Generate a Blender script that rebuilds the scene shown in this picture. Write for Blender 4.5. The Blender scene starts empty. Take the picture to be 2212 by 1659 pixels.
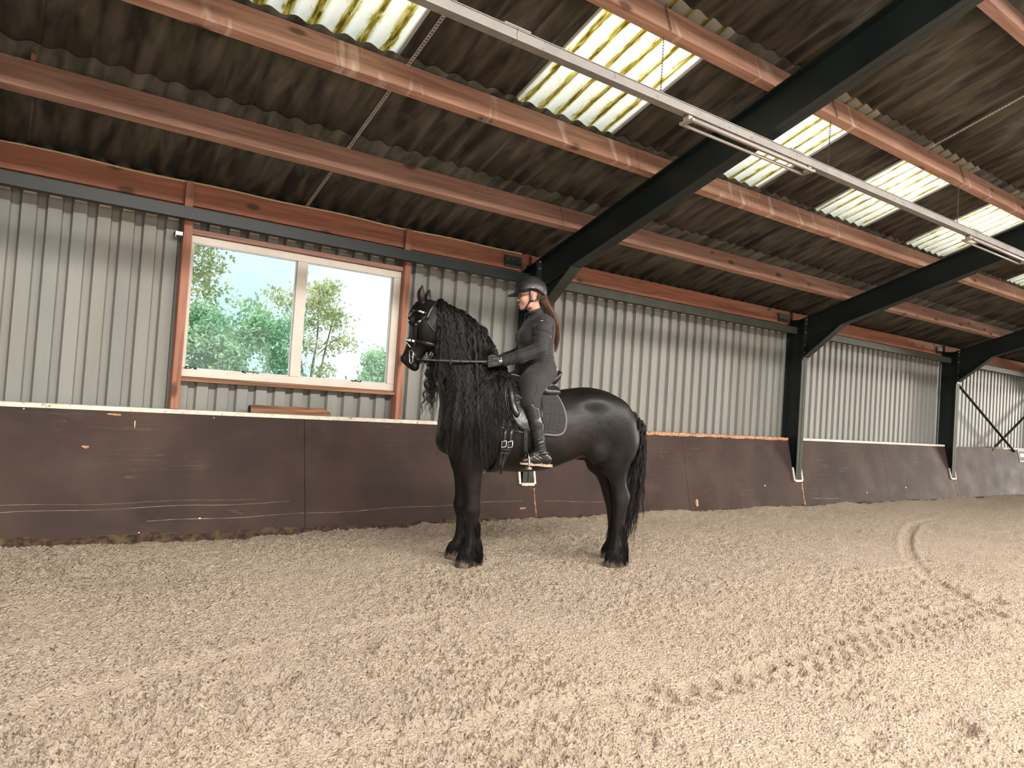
import bpy, bmesh, math, random
import numpy as np
from mathutils import Vector, Matrix

random.seed(7)
RNG = np.random.default_rng(11)
S = bpy.context.scene
COL = S.collection
PI = math.pi
RAD = math.radians

# ------------------------------------------------------------------ camera
EYE = 1.3
cam = bpy.data.cameras.new('camera')
cam.sensor_width = 36.0
cam.lens = 36.0 * 1561.0 / 2212.0
cam.clip_start = 0.05
cam.clip_end = 400
camo = bpy.data.objects.new('camera', cam)
COL.objects.link(camo)
_yaw, _pit, _rol = RAD(35.52), RAD(1.66), RAD(3.76)
_f = Vector((math.sin(_yaw)*math.cos(_pit), math.cos(_yaw)*math.cos(_pit), math.sin(_pit)))
_r0 = Vector((math.cos(_yaw), -math.sin(_yaw), 0))
_u0 = _r0.cross(_f)
_r = _r0*math.cos(_rol) + _u0*math.sin(_rol)
_u = _u0*math.cos(_rol) - _r0*math.sin(_rol)
camo.matrix_world = Matrix(((_r.x, _u.x, -_f.x, 0), (_r.y, _u.y, -_f.y, 0), (_r.z, _u.z, -_f.z, EYE), (0, 0, 0, 1)))
S.camera = camo

# ------------------------------------------------------------------ world, sun, daylight, exposure
S.view_settings.view_transform = 'Standard'
S.view_settings.look = 'None'
S.view_settings.gamma = 1.0
S.view_settings.use_curve_mapping = False
S.view_settings.exposure = 0.0

world = bpy.data.worlds.new('sky')
S.world = world
world.use_nodes = True
wn, wl = world.node_tree.nodes, world.node_tree.links
wn.clear()
w_tc = wn.new('ShaderNodeTexCoord')
w_no = wn.new('ShaderNodeTexNoise'); w_no.inputs['Scale'].default_value = 2.6; w_no.inputs['Detail'].default_value = 6
w_rp = wn.new('ShaderNodeValToRGB')
w_rp.color_ramp.elements[0].position = 0.40; w_rp.color_ramp.elements[0].color = (0.60, 0.87, 0.94, 1)
w_rp.color_ramp.elements[1].position = 0.54; w_rp.color_ramp.elements[1].color = (1.0, 1.0, 1.0, 1)
w_bg = wn.new('ShaderNodeBackground'); w_bg.inputs['Strength'].default_value = 1.2
w_out = wn.new('ShaderNodeOutputWorld')
wl.new(w_tc.outputs['Generated'], w_no.inputs['Vector'])
wl.new(w_no.outputs['Fac'], w_rp.inputs['Fac'])
wl.new(w_rp.outputs['Color'], w_bg.inputs['Color'])
wl.new(w_bg.outputs['Background'], w_out.inputs['Surface'])

def light(name, kind, loc, aim, energy, color=(1, 1, 1), size=(1, 1), angle=None, spread=None):
    d = bpy.data.lights.new(name, kind)
    d.energy = energy
    d.color = color
    if kind == 'AREA':
        d.shape = 'RECTANGLE'; d.size, d.size_y = size
        if spread: d.spread = spread
    if angle is not None: d.angle = angle
    o = bpy.data.objects.new(name, d)
    COL.objects.link(o)
    o.location = loc
    o.rotation_euler = (Vector(aim) - Vector(loc)).to_track_quat('-Z', 'Y').to_euler()
    return o

SUN = light('sun', 'SUN', (4, -20, 30), (0, 0, 0), 5.2, (1.0, 0.95, 0.88), angle=RAD(0.53))
# daylight entering through the open long side behind the camera and through the end doorway
light('side_opening_daylight', 'AREA', (8.0, -12.2, 3.0), (8.0, 6.0, 0.0), 1000, (1.0, 0.93, 0.85), (26, 2.6))
light('added_ridge_fill', 'AREA', (4.5, -3.0, 5.9), (4.5, -2.6, 0.0), 6300, (1.0, 0.94, 0.86), (24, 1.2))  # overhead fill lamp added under the closed ridge to brighten the sand
light('end_doorway_daylight', 'AREA', (51.8, -4.2, 3.2), (4.0, 2.0, 0.2), 6500, (1.0, 0.93, 0.82), (6.0, 5.0))

# ------------------------------------------------------------------ helpers
def mesh_data(name, V, F, mats=(), smooth=False, midx=None):
    me = bpy.data.meshes.new(name)
    V = np.asarray(V, dtype=np.float64)
    if isinstance(F, np.ndarray):
        n, k = F.shape
        me.vertices.add(len(V)); me.vertices.foreach_set('co', V.astype(np.float32).ravel())
        me.loops.add(n*k); me.loops.foreach_set('vertex_index', F.astype(np.int32).ravel())
        me.polygons.add(n)
        me.polygons.foreach_set('loop_start', np.arange(0, n*k, k, dtype=np.int32))
        me.polygons.foreach_set('loop_total', np.full(n, k, dtype=np.int32))
        me.update(calc_edges=True); me.validate()
    else:
        me.from_pydata([tuple(v) for v in V], [], [tuple(f) for f in F])
    for m in (mats if isinstance(mats, (list, tuple)) else [mats]):
        me.materials.append(m)
    if midx is not None:
        me.polygons.foreach_set('material_index', np.asarray(midx, dtype=np.int32))
    me.polygons.foreach_set('use_smooth', np.full(len(me.polygons), bool(smooth)))
    me.update()
    return me

def link(name, data, parent=None, kind=None):
    o = bpy.data.objects.new(name, data)
    COL.objects.link(o)
    if parent is not None: o.parent = parent
    if kind: o['kind'] = kind
    return o

def mobj(name, V, F, mats, parent=None, smooth=False, kind=None, midx=None):
    return link(name, mesh_data(name, V, F, mats, smooth, midx), parent, kind)

def thing(name, label, cat, loc=(0, 0, 0), rotz=0.0, group=None):
    o = bpy.data.objects.new(name, None)
    o.empty_display_size = 0.1
    COL.objects.link(o)
    o.location = loc; o.rotation_euler = (0, 0, rotz)
    o['label'] = label; o['category'] = cat
    if group: o['group'] = group
    return o

def tag(o, label, cat, group=None):
    o['label'] = label; o['category'] = cat
    if group: o['group'] = group
    return o

def struct(name):
    o = bpy.data.objects.new(name, None); COL.objects.link(o); o['kind'] = 'structure'; return o

BOXF = [(0, 3, 2, 1), (4, 5, 6, 7), (0, 1, 5, 4), (1, 2, 6, 5), (2, 3, 7, 6), (3, 0, 4, 7)]
def box_vf(x0, x1, y0, y1, z0, z1):
    return [(x0, y0, z0), (x1, y0, z0), (x1, y1, z0), (x0, y1, z0), (x0, y0, z1), (x1, y0, z1), (x1, y1, z1), (x0, y1, z1)], list(BOXF)

class MB:
    """collects simple solids, links them as one mesh"""
    def __init__(s): s.V = []; s.F = []
    def add(s, V, F):
        n = len(s.V); s.V += [tuple(v) for v in V]; s.F += [tuple(i+n for i in f) for f in F]; return s
    def box(s, x0, x1, y0, y1, z0, z1): return s.add(*box_vf(x0, x1, y0, y1, z0, z1))
    def prism(s, pts, axis, a, b):
        """polygon pts (2d) extruded along axis from a to b; other two axes in order"""
        n = len(pts)
        def P(p, w):
            if axis == 0: return (w, p[0], p[1])
            if axis == 1: return (p[0], w, p[1])
            return (p[0], p[1], w)
        V = [P(p, a) for p in pts] + [P(p, b) for p in pts]
        F = [tuple(range(n))[::-1], tuple(range(n, 2*n))] + [(i, (i+1) % n, n+(i+1) % n, n+i) for i in range(n)]
        return s.add(V, F)
    def tube(s, pts, r, n=8, caps=True):
        V, F = tube_vf(pts, r, n, caps); return s.add(V, F)
    def beam(s, p0, p1, w, h, up=(0, 0, 1)):
        p0, p1 = Vector(p0), Vector(p1); d = (p1-p0).normalized(); sd = d.cross(Vector(up)).normalized(); u = sd.cross(d)
        V = []
        for p in (p0, p1):
            for a, b in ((-1, -1), (1, -1), (1, 1), (-1, 1)):
                V.append(p + sd*(a*w/2) + u*(b*h/2))
        return s.add(V, [(0, 1, 2, 3), (7, 6, 5, 4), (0, 4, 5, 1), (1, 5, 6, 2), (2, 6, 7, 3), (3, 7, 4, 0)])
    def build(s, name, mat, parent=None, smooth=False, kind=None, bevel=0):
        o = mobj(name, s.V, s.F, mat, parent, smooth, kind)
        bm = bmesh.new(); bm.from_mesh(o.data); bmesh.ops.recalc_face_normals(bm, faces=bm.faces)
        if bevel:
            bmesh.ops.bevel(bm, geom=[e for e in bm.edges], offset=bevel, segments=2, affect='EDGES', profile=0.5)
        bm.to_mesh(o.data); bm.free()
        return o

def tube_vf(pts, r, n=8, caps=True, closed=False):
    pts = [Vector(p) for p in pts]; m = len(pts)
    rs = r if hasattr(r, '__len__') else [r]*m
    V, F = [], []
    prev = None
    for i, p in enumerate(pts):
        if closed: t = pts[(i+1) % m] - pts[i-1]
        else: t = pts[min(i+1, m-1)] - pts[max(i-1, 0)]
        t.normalize()
        if prev is None:
            a = Vector((0, 0, 1)) if abs(t.z) < .9 else Vector((1, 0, 0))
            prev = t.cross(a).normalized()
        nrm = (prev - t*prev.dot(t)).normalized(); prev = nrm
        b = t.cross(nrm)
        for k in range(n):
            a = 2*PI*k/n
            V.append(p + (nrm*math.cos(a) + b*math.sin(a))*rs[i])
    rng = m if closed else m-1
    for i in range(rng):
        j = (i+1) % m
        for k in range(n):
            k2 = (k+1) % n
            F.append((i*n+k, i*n+k2, j*n+k2, j*n+k))
    if caps and not closed:
        F.append(tuple(range(n))[::-1]); F.append(tuple(range((m-1)*n, m*n)))
    return V, F

def ribbon_vf(pts, nrms, w, th):
    """flat strap along pts; nrms point out of the surface; w width, th thickness"""
    pts = [Vector(p) for p in pts]; m = len(pts); V, F = [], []
    ws = w if hasattr(w, '__len__') else [w]*m
    for i, p in enumerate(pts):
        t = (pts[min(i+1, m-1)] - pts[max(i-1, 0)]).normalized()
        n = Vector(nrms[i]); n = (n - t*n.dot(t)).normalized(); b = t.cross(n)
        for a, c in ((-1, 0), (-.8, 1), (.8, 1), (1, 0)):
            V.append(p + b*(a*ws[i]/2) + n*(c*th))
    for i in range(m-1):
        for k in range(4):
            k2 = (k+1) % 4
            F.append((i*4+k, i*4+k2, i*4+4+k2, i*4+4+k))
    F.append((0, 3, 2, 1)); F.append(tuple(range(4*m-4, 4*m)))
    return V, F

# ------------------------------------------------------------------ materials
def newmat(name):
    m = bpy.data.materials.new(name); m.use_nodes = True
    nt = m.node_tree; nt.nodes.clear()
    return m, nt.nodes, nt.links

def pmat(name, c1, c2=None, scale=6.0, detail=5.0, rough=0.6, stretch=(1, 1, 1), bump=0.0, bscale=None, bdist=0.01,
         metal=0.0, spec=0.5, lo=0.35, hi=0.65, c3=None, scale3=20.0, amt3=0.5, lo3=0.55, hi3=0.7, stretch3=(1, 1, 1), coord='P', sheen=0.0, dist=0.0):
    """principled material with one or two layers of noise; coord 'P' world position, 'O' object space"""
    m, N, L = newmat(name)
    out = N.new('ShaderNodeOutputMaterial'); bs = N.new('ShaderNodeBsdfPrincipled')
    L.new(bs.outputs[0], out.inputs[0])
    bs.inputs['Roughness'].default_value = rough; bs.inputs['Metallic'].default_value = metal
    bs.inputs['Specular IOR Level'].default_value = spec
    if sheen: bs.inputs['Sheen Weight'].default_value = sheen
    if coord == 'P':
        g = N.new('ShaderNodeNewGeometry'); vec = g.outputs['Position']
    else:
        g = N.new('ShaderNodeTexCoord'); vec = g.outputs['Object']
    def noise(sc, st, det):
        mp = N.new('ShaderNodeMapping'); mp.inputs['Scale'].default_value = st; L.new(vec, mp.inputs['Vector'])
        n = N.new('ShaderNodeTexNoise'); n.inputs['Scale'].default_value = sc; n.inputs['Detail'].default_value = det
        n.inputs['Distortion'].default_value = dist
        L.new(mp.outputs[0], n.inputs['Vector']); return n
    if c2 is None:
        bs.inputs['Base Color'].default_value = (*c1, 1)
    else:
        n = noise(scale, stretch, detail); rp = N.new('ShaderNodeValToRGB')
        rp.color_ramp.elements[0].position = lo; rp.color_ramp.elements[0].color = (*c1, 1)
        rp.color_ramp.elements[1].position = hi; rp.color_ramp.elements[1].color = (*c2, 1)
        L.new(n.outputs['Fac'], rp.inputs['Fac']); colr = rp.outputs['Color']
        if c3 is not None:
            n3 = noise(scale3, stretch3, 4); r3 = N.new('ShaderNodeMapRange')
            r3.inputs['From Min'].default_value = lo3; r3.inputs['From Max'].default_value = hi3; r3.inputs['To Max'].default_value = amt3
            L.new(n3.outputs['Fac'], r3.inputs['Value'])
            mx = N.new('ShaderNodeMix'); mx.data_type = 'RGBA'
            L.new(r3.outputs[0], mx.inputs['Factor']); L.new(colr, mx.inputs[6]); mx.inputs[7].default_value = (*c3, 1)
            colr = mx.outputs[2]
        L.new(colr, bs.inputs['Base Color'])
    if bump:
        nb = noise(bscale or scale*4, stretch, 4); bp = N.new('ShaderNodeBump')
        bp.inputs['Strength'].default_value = bump; bp.inputs['Distance'].default_value = bdist
        L.new(nb.outputs['Fac'], bp.inputs['Height']); L.new(bp.outputs[0], bs.inputs['Normal'])
    return m

def lin(*c): return tuple((x/255/12.92 if x <= 10 else ((x/255+.055)/1.055)**2.4) for x in c)

# timber: grain along X, knots
def timber(name, a, b, knot=(0.06, 0.025, 0.015), axis=0, stain=False):
    m, N, L = newmat(name)
    out = N.new('ShaderNodeOutputMaterial'); bs = N.new('ShaderNodeBsdfPrincipled'); L.new(bs.outputs[0], out.inputs[0])
    bs.inputs['Roughness'].default_value = 0.72
    g = N.new('ShaderNodeNewGeometry')
    st = [9, 9, 9]; st[axis] = 0.55
    mp = N.new('ShaderNodeMapping'); mp.inputs['Scale'].default_value = st; L.new(g.outputs['Position'], mp.inputs['Vector'])
    n = N.new('ShaderNodeTexNoise'); n.inputs['Scale'].default_value = 2.2; n.inputs['Detail'].default_value = 7; n.inputs['Distortion'].default_value = 1.2
    L.new(mp.outputs[0], n.inputs['Vector'])
    rp = N.new('ShaderNodeValToRGB')
    rp.color_ramp.elements[0].position = .3; rp.color_ramp.elements[0].color = (*a, 1)
    rp.color_ramp.elements[1].position = .7; rp.color_ramp.elements[1].color = (*b, 1)
    L.new(n.outputs['Fac'], rp.inputs['Fac'])
    st2 = [4.2, 4.2, 4.2]; st2[axis] = 1.9
    mp2 = N.new('ShaderNodeMapping'); mp2.inputs['Scale'].default_value = st2; L.new(g.outputs['Position'], mp2.inputs['Vector'])
    v = N.new('ShaderNodeTexVoronoi'); v.inputs['Scale'].default_value = 1.0; v.inputs['Randomness'].default_value = 1.0
    L.new(mp2.outputs[0], v.inputs['Vector'])
    r = N.new('ShaderNodeMapRange'); r.inputs['From Min'].default_value = 0.09; r.inputs['From Max'].default_value = 0.17
    r.inputs['To Min'].default_value = 0.85; r.inputs['To Max'].default_value = 0.0
    L.new(v.outputs['Distance'], r.inputs['Value'])
    mx = N.new('ShaderNodeMix'); mx.data_type = 'RGBA'; L.new(r.outputs[0], mx.inputs['Factor'])
    L.new(rp.outputs['Color'], mx.inputs[6]); mx.inputs[7].default_value = (*knot, 1)
    colr = mx.outputs[2]
    if stain:       # lime drips below the sheet troughs and green algae patches
        for sc_, st_, f0, f1, amt, c_ in ((7.0, (1.0, .16, .16), .60, .68, .55, (.62, .52, .45)), (.9, (1, .5, .5), .60, .72, .55, (.17, .15, .035))):
            mp3 = N.new('ShaderNodeMapping'); mp3.inputs['Scale'].default_value = st_; L.new(g.outputs['Position'], mp3.inputs['Vector'])
            n3 = N.new('ShaderNodeTexNoise'); n3.inputs['Scale'].default_value = sc_; n3.inputs['Detail'].default_value = 4; n3.inputs['Distortion'].default_value = .6; L.new(mp3.outputs[0], n3.inputs['Vector'])
            r3 = N.new('ShaderNodeMapRange'); r3.inputs['From Min'].default_value = f0; r3.inputs['From Max'].default_value = f1; r3.inputs['To Max'].default_value = amt; L.new(n3.outputs['Fac'], r3.inputs['Value'])
            m3 = N.new('ShaderNodeMix'); m3.data_type = 'RGBA'; L.new(r3.outputs[0], m3.inputs['Factor']); L.new(colr, m3.inputs[6]); m3.inputs[7].default_value = (*c_, 1); colr = m3.outputs[2]
    L.new(colr, bs.inputs['Base Color'])
    bp = N.new('ShaderNodeBump'); bp.inputs['Strength'].default_value = .25; bp.inputs['Distance'].default_value = .004
    L.new(n.outputs['Fac'], bp.inputs['Height']); L.new(bp.outputs[0], bs.inputs['Normal'])
    return m

M = {}
M['purlin'] = timber('purlin_timber', (0.20, 0.103, 0.074), (0.37, 0.210, 0.156))
M['purlin_stained'] = timber('stained_purlin_timber', (0.24, 0.120, 0.082), (0.43, 0.240, 0.170), stain=True)
M['eave_timber'] = timber('eave_timber', (0.22, 0.080, 0.044), (0.38, 0.150, 0.088))
M['post_timber'] = timber('post_timber', (0.22, 0.085, 0.05), (0.40, 0.19, 0.125), axis=2)
M['old_log'] = timber('weathered_log', (0.055, 0.026, 0.018), (0.36, 0.17, 0.085))
M['steel'] = pmat('dark_green_steel', (0.0060, 0.0108, 0.0112), (0.0100, 0.0155, 0.0155), scale=3, rough=0.42, spec=0.4)
M['steel_green'] = pmat('mossy_green_steel', (0.020, 0.025, 0.018), (0.036, 0.038, 0.024), scale=5, rough=0.6)
M['galv'] = pmat('galvanised', (0.45, 0.45, 0.44), (0.60, 0.60, 0.58), scale=30, rough=0.45, metal=0.6)
M['bolt'] = pmat('bolt_zinc', (0.42, 0.42, 0.40), rough=0.35, metal=0.9)
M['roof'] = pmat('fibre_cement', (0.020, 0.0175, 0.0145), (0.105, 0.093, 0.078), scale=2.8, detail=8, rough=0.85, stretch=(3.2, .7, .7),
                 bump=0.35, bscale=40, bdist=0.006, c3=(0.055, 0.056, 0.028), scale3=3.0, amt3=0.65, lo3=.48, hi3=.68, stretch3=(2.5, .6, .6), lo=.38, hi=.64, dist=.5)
M['clad'] = pmat('wall_cladding_grey', (0.208, 0.211, 0.200), (0.255, 0.258, 0.243), scale=1.4, detail=5, rough=0.5, stretch=(3, 3, .5),
                 c3=(0.235, 0.216, 0.16), scale3=1.1, amt3=.4, lo3=.5, hi3=.75, stretch3=(3, 3, .5), spec=.35)
M['white_edge'] = pmat('cream_edge', (0.62, 0.55, 0.46), (0.78, 0.72, 0.63), scale=14, rough=.6, c3=(0.22, 0.13, 0.08), scale3=26, amt3=.8, lo3=.6, hi3=.7)
M['torn_edge'] = pmat('torn_plywood', (0.28, 0.12, 0.06), (0.58, 0.34, 0.20), scale=25, rough=.8, bump=.5)
M['rot'] = pmat('rotten_plywood', (0.012, 0.008, 0.006), (0.085, 0.042, 0.026), scale=22, rough=.9, bump=.6, c3=(.10, .085, .025), scale3=7, amt3=.7, lo3=.52, hi3=.62)
M['frame'] = pmat('window_frame', (0.56, 0.50, 0.44), (0.64, 0.58, 0.52), scale=4, rough=.45)
M['frame_in'] = pmat('window_reveal', (0.55, 0.60, 0.66), rough=.4)
M['dirt'] = pmat('black_dirt', (0.02, 0.015, 0.012), rough=.9)
M['scratch'] = pmat('pale_scratch', (0.16, 0.115, 0.070), (0.34, 0.26, 0.17), scale=9, rough=.7)
M['rope'] = pmat('eave_rope', (0.55, 0.40, 0.23), (0.66, 0.50, 0.30), scale=60, rough=.8)
M['alu'] = pmat('light_trunking', (0.19, 0.182, 0.175), (0.25, 0.235, 0.222), scale=5, rough=.5, c3=(.10, .06, .04), scale3=22, amt3=.8, lo3=.66, hi3=.72, stretch3=(1, 1, 1))
M['tube'] = pmat('fluorescent_tube_off', (0.30, 0.262, 0.24), rough=.4)
M['chain'] = pmat('dark_chain', (0.08, 0.07, 0.06), rough=.6, metal=.5)

# kick board: phenolic plywood with scuffs and scratches
def kick_mat():
    m, N, L = newmat('kick_board_brown')
    out = N.new('ShaderNodeOutputMaterial'); bs = N.new('ShaderNodeBsdfPrincipled'); L.new(bs.outputs[0], out.inputs[0])
    bs.inputs['Specular IOR Level'].default_value = 0.09
    g = N.new('ShaderNodeNewGeometry')
    def nz(sc, st, det=6, dist=0):
        mp = N.new('ShaderNodeMapping'); mp.inputs['Scale'].default_value = st; L.new(g.outputs['Position'], mp.inputs['Vector'])
        n = N.new('ShaderNodeTexNoise'); n.inputs['Scale'].default_value = sc; n.inputs['Detail'].default_value = det; n.inputs['Distortion'].default_value = dist
        L.new(mp.outputs[0], n.inputs['Vector']); return n
    n1 = nz(1.5, (1, 1, .7)); rp = N.new('ShaderNodeValToRGB')
    rp.color_ramp.elements[0].position = .32; rp.color_ramp.elements[0].color = (0.033, 0.0225, 0.0215, 1)
    rp.color_ramp.elements[1].position = .70; rp.color_ramp.elements[1].color = (0.066, 0.042, 0.034, 1)
    L.new(n1.outputs['Fac'], rp.inputs['Fac'])
    n2 = nz(2.2, (1, 1, 1.2), 8)
    r2 = N.new('ShaderNodeMapRange'); r2.inputs['From Min'].default_value = .52; r2.inputs['From Max'].default_value = .75; r2.inputs['To Max'].default_value = .32
    L.new(n2.outputs['Fac'], r2.inputs['Value'])
    mx = N.new('ShaderNodeMix'); mx.data_type = 'RGBA'; L.new(r2.outputs[0], mx.inputs['Factor']); L.new(rp.outputs['Color'], mx.inputs[6]); mx.inputs[7].default_value = (0.110, 0.083, 0.072, 1)
    # thin scratches, mostly along the wall low down
    sc = nz(1.0, (.55, 1, 16), 3, .6)
    sub = N.new('ShaderNodeMath'); sub.operation = 'SUBTRACT'; sub.inputs[1].default_value = .5; L.new(sc.outputs['Fac'], sub.inputs[0])
    ab = N.new('ShaderNodeMath'); ab.operation = 'ABSOLUTE'; L.new(sub.outputs[0], ab.inputs[0])
    r3 = N.new('ShaderNodeMapRange'); r3.inputs['From Min'].default_value = 0.0; r3.inputs['From Max'].default_value = .006; r3.inputs['To Min'].default_value = .22; r3.inputs['To Max'].default_value = 0
    L.new(ab.outputs[0], r3.inputs['Value'])
    gate = nz(1.3, (1, 1, 1), 2); rg = N.new('ShaderNodeMapRange'); rg.inputs['From Min'].default_value = .50; rg.inputs['From Max'].default_value = .62
    L.new(gate.outputs['Fac'], rg.inputs['Value'])
    mu = N.new('ShaderNodeMath'); mu.operation = 'MULTIPLY'; L.new(r3.outputs[0], mu.inputs[0]); L.new(rg.outputs[0], mu.inputs[1])
    mx2 = N.new('ShaderNodeMix'); mx2.data_type = 'RGBA'; L.new(mu.outputs[0], mx2.inputs['Factor']); L.new(mx.outputs[2], mx2.inputs[6]); mx2.inputs[7].default_value = (0.42, 0.32, 0.20, 1)
    L.new(mx2.outputs[2], bs.inputs['Base Color'])
    rr = N.new('ShaderNodeMapRange'); rr.inputs['To Min'].default_value = .45; rr.inputs['To Max'].default_value = .68
    L.new(n2.outputs['Fac'], rr.inputs['Value']); L.new(rr.outputs[0], bs.inputs['Roughness'])
    return m
M['kick'] = kick_mat()

def skylight_mat():
    m, N, L = newmat('translucent_sheet')
    out = N.new('ShaderNodeOutputMaterial'); tr = N.new('ShaderNodeBsdfTranslucent'); df = N.new('ShaderNodeBsdfDiffuse'); mix = N.new('ShaderNodeMixShader')
    mix.inputs[0].default_value = .12
    g = N.new('ShaderNodeNewGeometry')
    mp = N.new('ShaderNodeMapping'); mp.inputs['Scale'].default_value = (13, 2.2, 2.2); L.new(g.outputs['Position'], mp.inputs['Vector'])
    n = N.new('ShaderNodeTexNoise'); n.inputs['Scale'].default_value = 2.6; n.inputs['Detail'].default_value = 9; n.inputs['Roughness'].default_value = .72; n.inputs['Distortion'].default_value = .8
    L.new(mp.outputs[0], n.inputs['Vector'])
    # algae gathers in the troughs of the corrugation
    sx = N.new('ShaderNodeSeparateXYZ'); L.new(g.outputs['Position'], sx.inputs[0])
    a = N.new('ShaderNodeMath'); a.operation = 'MULTIPLY_ADD'; a.inputs[1].default_value = 2*PI/0.18333; a.inputs[2].default_value = -0.06*2*PI/0.18333
    L.new(sx.outputs['X'], a.inputs[0])
    c = N.new('ShaderNodeMath'); c.operation = 'COSINE'; L.new(a.outputs[0], c.inputs[0])
    ad = N.new('ShaderNodeMath'); ad.operation = 'MULTIPLY_ADD'; ad.inputs[1].default_value = -.17; L.new(c.outputs[0], ad.inputs[0]); L.new(n.outputs['Fac'], ad.inputs[2])
    rp = N.new('ShaderNodeValToRGB'); e = rp.color_ramp.elements
    e[0].position = .49; e[0].color = (.97, .95, .89, 1)
    e[1].position = .74; e[1].color = (.24, .19, .05, 1)
    x = e.new(.60); x.color = (.66, .58, .22, 1)
    L.new(ad.outputs[0], rp.inputs['Fac'])
    L.new(rp.outputs['Color'], tr.inputs['Color']); L.new(rp.outputs['Color'], df.inputs['Color'])
    L.new(tr.outputs[0], mix.inputs[1]); L.new(df.outputs[0], mix.inputs[2]); L.new(mix.outputs[0], out.inputs[0])
    return m
M['skylight'] = skylight_mat()

def glass_mat():
    m, N, L = newmat('window_glass')
    out = N.new('ShaderNodeOutputMaterial'); t = N.new('ShaderNodeBsdfTransparent'); gl = N.new('ShaderNodeBsdfGlossy'); mix = N.new('ShaderNodeMixShader')
    t.inputs['Color'].default_value = (.93, .97, .97, 1); gl.inputs['Roughness'].default_value = 0.0
    fr = N.new('ShaderNodeFresnel'); fr.inputs['IOR'].default_value = 1.24
    L.new(fr.outputs[0], mix.inputs[0]); L.new(t.outputs[0], mix.inputs[1]); L.new(gl.outputs[0], mix.inputs[2]); L.new(mix.outputs[0], out.inputs[0])
    return m
M['glass'] = glass_mat()

# numpy gradient noise ------------------------------------------------------
_perm = np.random.default_rng(3).permutation(4096)
def worley2(x, y, seed=0):
    """distance to the nearest jittered point and that cell's random value"""
    xi = np.floor(x).astype(np.int64); yi = np.floor(y).astype(np.int64)
    best = np.full(x.shape, 9.0); val = np.zeros(x.shape)
    for dx in (-1, 0, 1):
        for dy in (-1, 0, 1):
            h = _perm[(xi+dx+seed + _perm[(yi+dy) & 4095]) & 4095]
            px = xi+dx+.1+.8*((h*17) & 4095)/4096; py = yi+dy+.1+.8*((h*61+7) & 4095)/4096
            d = (px-x)**2+(py-y)**2; m = d < best
            best = np.where(m, d, best); val = np.where(m, ((h*151+3) & 4095)/4096, val)
    return np.sqrt(best), val
def vnoise2(x, y):
    xi = np.floor(x).astype(np.int64); yi = np.floor(y).astype(np.int64)
    fx = x-xi; fy = y-yi
    def g(ix, iy, dx, dy):
        h = _perm[(ix + _perm[iy & 4095]) & 4095]
        a = h*(2*PI/4096); return np.cos(a)*dx + np.sin(a)*dy
    u = fx*fx*fx*(fx*(fx*6-15)+10); v = fy*fy*fy*(fy*(fy*6-15)+10)
    n00 = g(xi, yi, fx, fy); n10 = g(xi+1, yi, fx-1, fy); n01 = g(xi, yi+1, fx, fy-1); n11 = g(xi+1, yi+1, fx-1, fy-1)
    return (n00*(1-u)+n10*u)*(1-v) + (n01*(1-u)+n11*u)*v
# ================================================================== SETTING
K = 0.338                      # roof slope (dz/dy)
CR = 5.4955                    # underside of the sheets: z = CR - K*y (lower ripples)
SEC = math.sqrt(1+K*K)
NRM = np.array([0, K/SEC, 1/SEC])
FRAMES = [-0.31, 5.09, 10.49, 15.90, 21.30, 26.70]
YC0, YC1 = 6.69, 6.99
RIDGE = -3.0

# ---- sand floor: one mesh, fine near the camera's side of the hall, coarser far off
def seg_dist(x, y, pts):
    best = np.full(x.shape, 9.0); arc = np.zeros(x.shape); acc = 0.0
    for (ax, ay), (bx, by) in zip(pts, pts[1:]):
        dx, dy = bx-ax, by-ay; L = math.hypot(dx, dy)
        t = np.clip(((x-ax)*dx+(y-ay)*dy)/(L*L), 0, 1)
        d = np.hypot(x-ax-t*dx, y-ay-t*dy)
        m = d < best; best = np.where(m, d, best); arc = np.where(m, acc+t*L, arc); acc += L
    return best, arc

def smooth_pts(pts, n=6):
    P = np.array(pts, float); out = []
    for i in range(len(P)-1):
        p0 = P[max(i-1, 0)]; p1 = P[i]; p2 = P[i+1]; p3 = P[min(i+2, len(P)-1)]
        for t in np.linspace(0, 1, n, endpoint=False):
            out.append(.5*((2*p1)+(p2-p0)*t+(2*p0-5*p1+4*p2-p3)*t*t+(3*p1-p0-3*p2+p3)*t**3))
    out.append(P[-1]); return np.array(out)

CURVE = smooth_pts([(12.2, 5.2), (11.04, 5.05), (10.17, 4.78), (9.02, 4.28), (8.04, 3.79), (7.2, 3.27), (6.62, 2.81), (6.27, 2.46), (5.93, 2.0), (5.6, 1.3)], 3)
TRACKS = [  # points, half width, depth, lug pitch, lug depth
    (CURVE, 0.065, 0.022, 0.13, 0.014),
    ([(4.3, 3.58), (5.31, 3.44), (6.28, 3.39), (7.34, 3.36)], 0.055, 0.016, 0.14, 0.018),
    ([(2.2, 2.24), (3.28, 2.25), (4.45, 2.36), (6.5, 2.41)], 0.100, 0.030, 0.16, 0.036),
    ([(3.1, 2.12), (3.87, 2.17), (5.04, 2.22), (6.1, 2.26)], 0.080, 0.026, 0.16, 0.034),
    ([(-.3, 3.2), (1.17, 3.66), (2.2, 3.78)], 0.075, 0.018, 0.2, 0.012),
    ([(.5, 2.58), (1.5, 2.46), (2.6, 2.40)], 0.085, 0.022, 0.22, 0.020),
]
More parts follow.
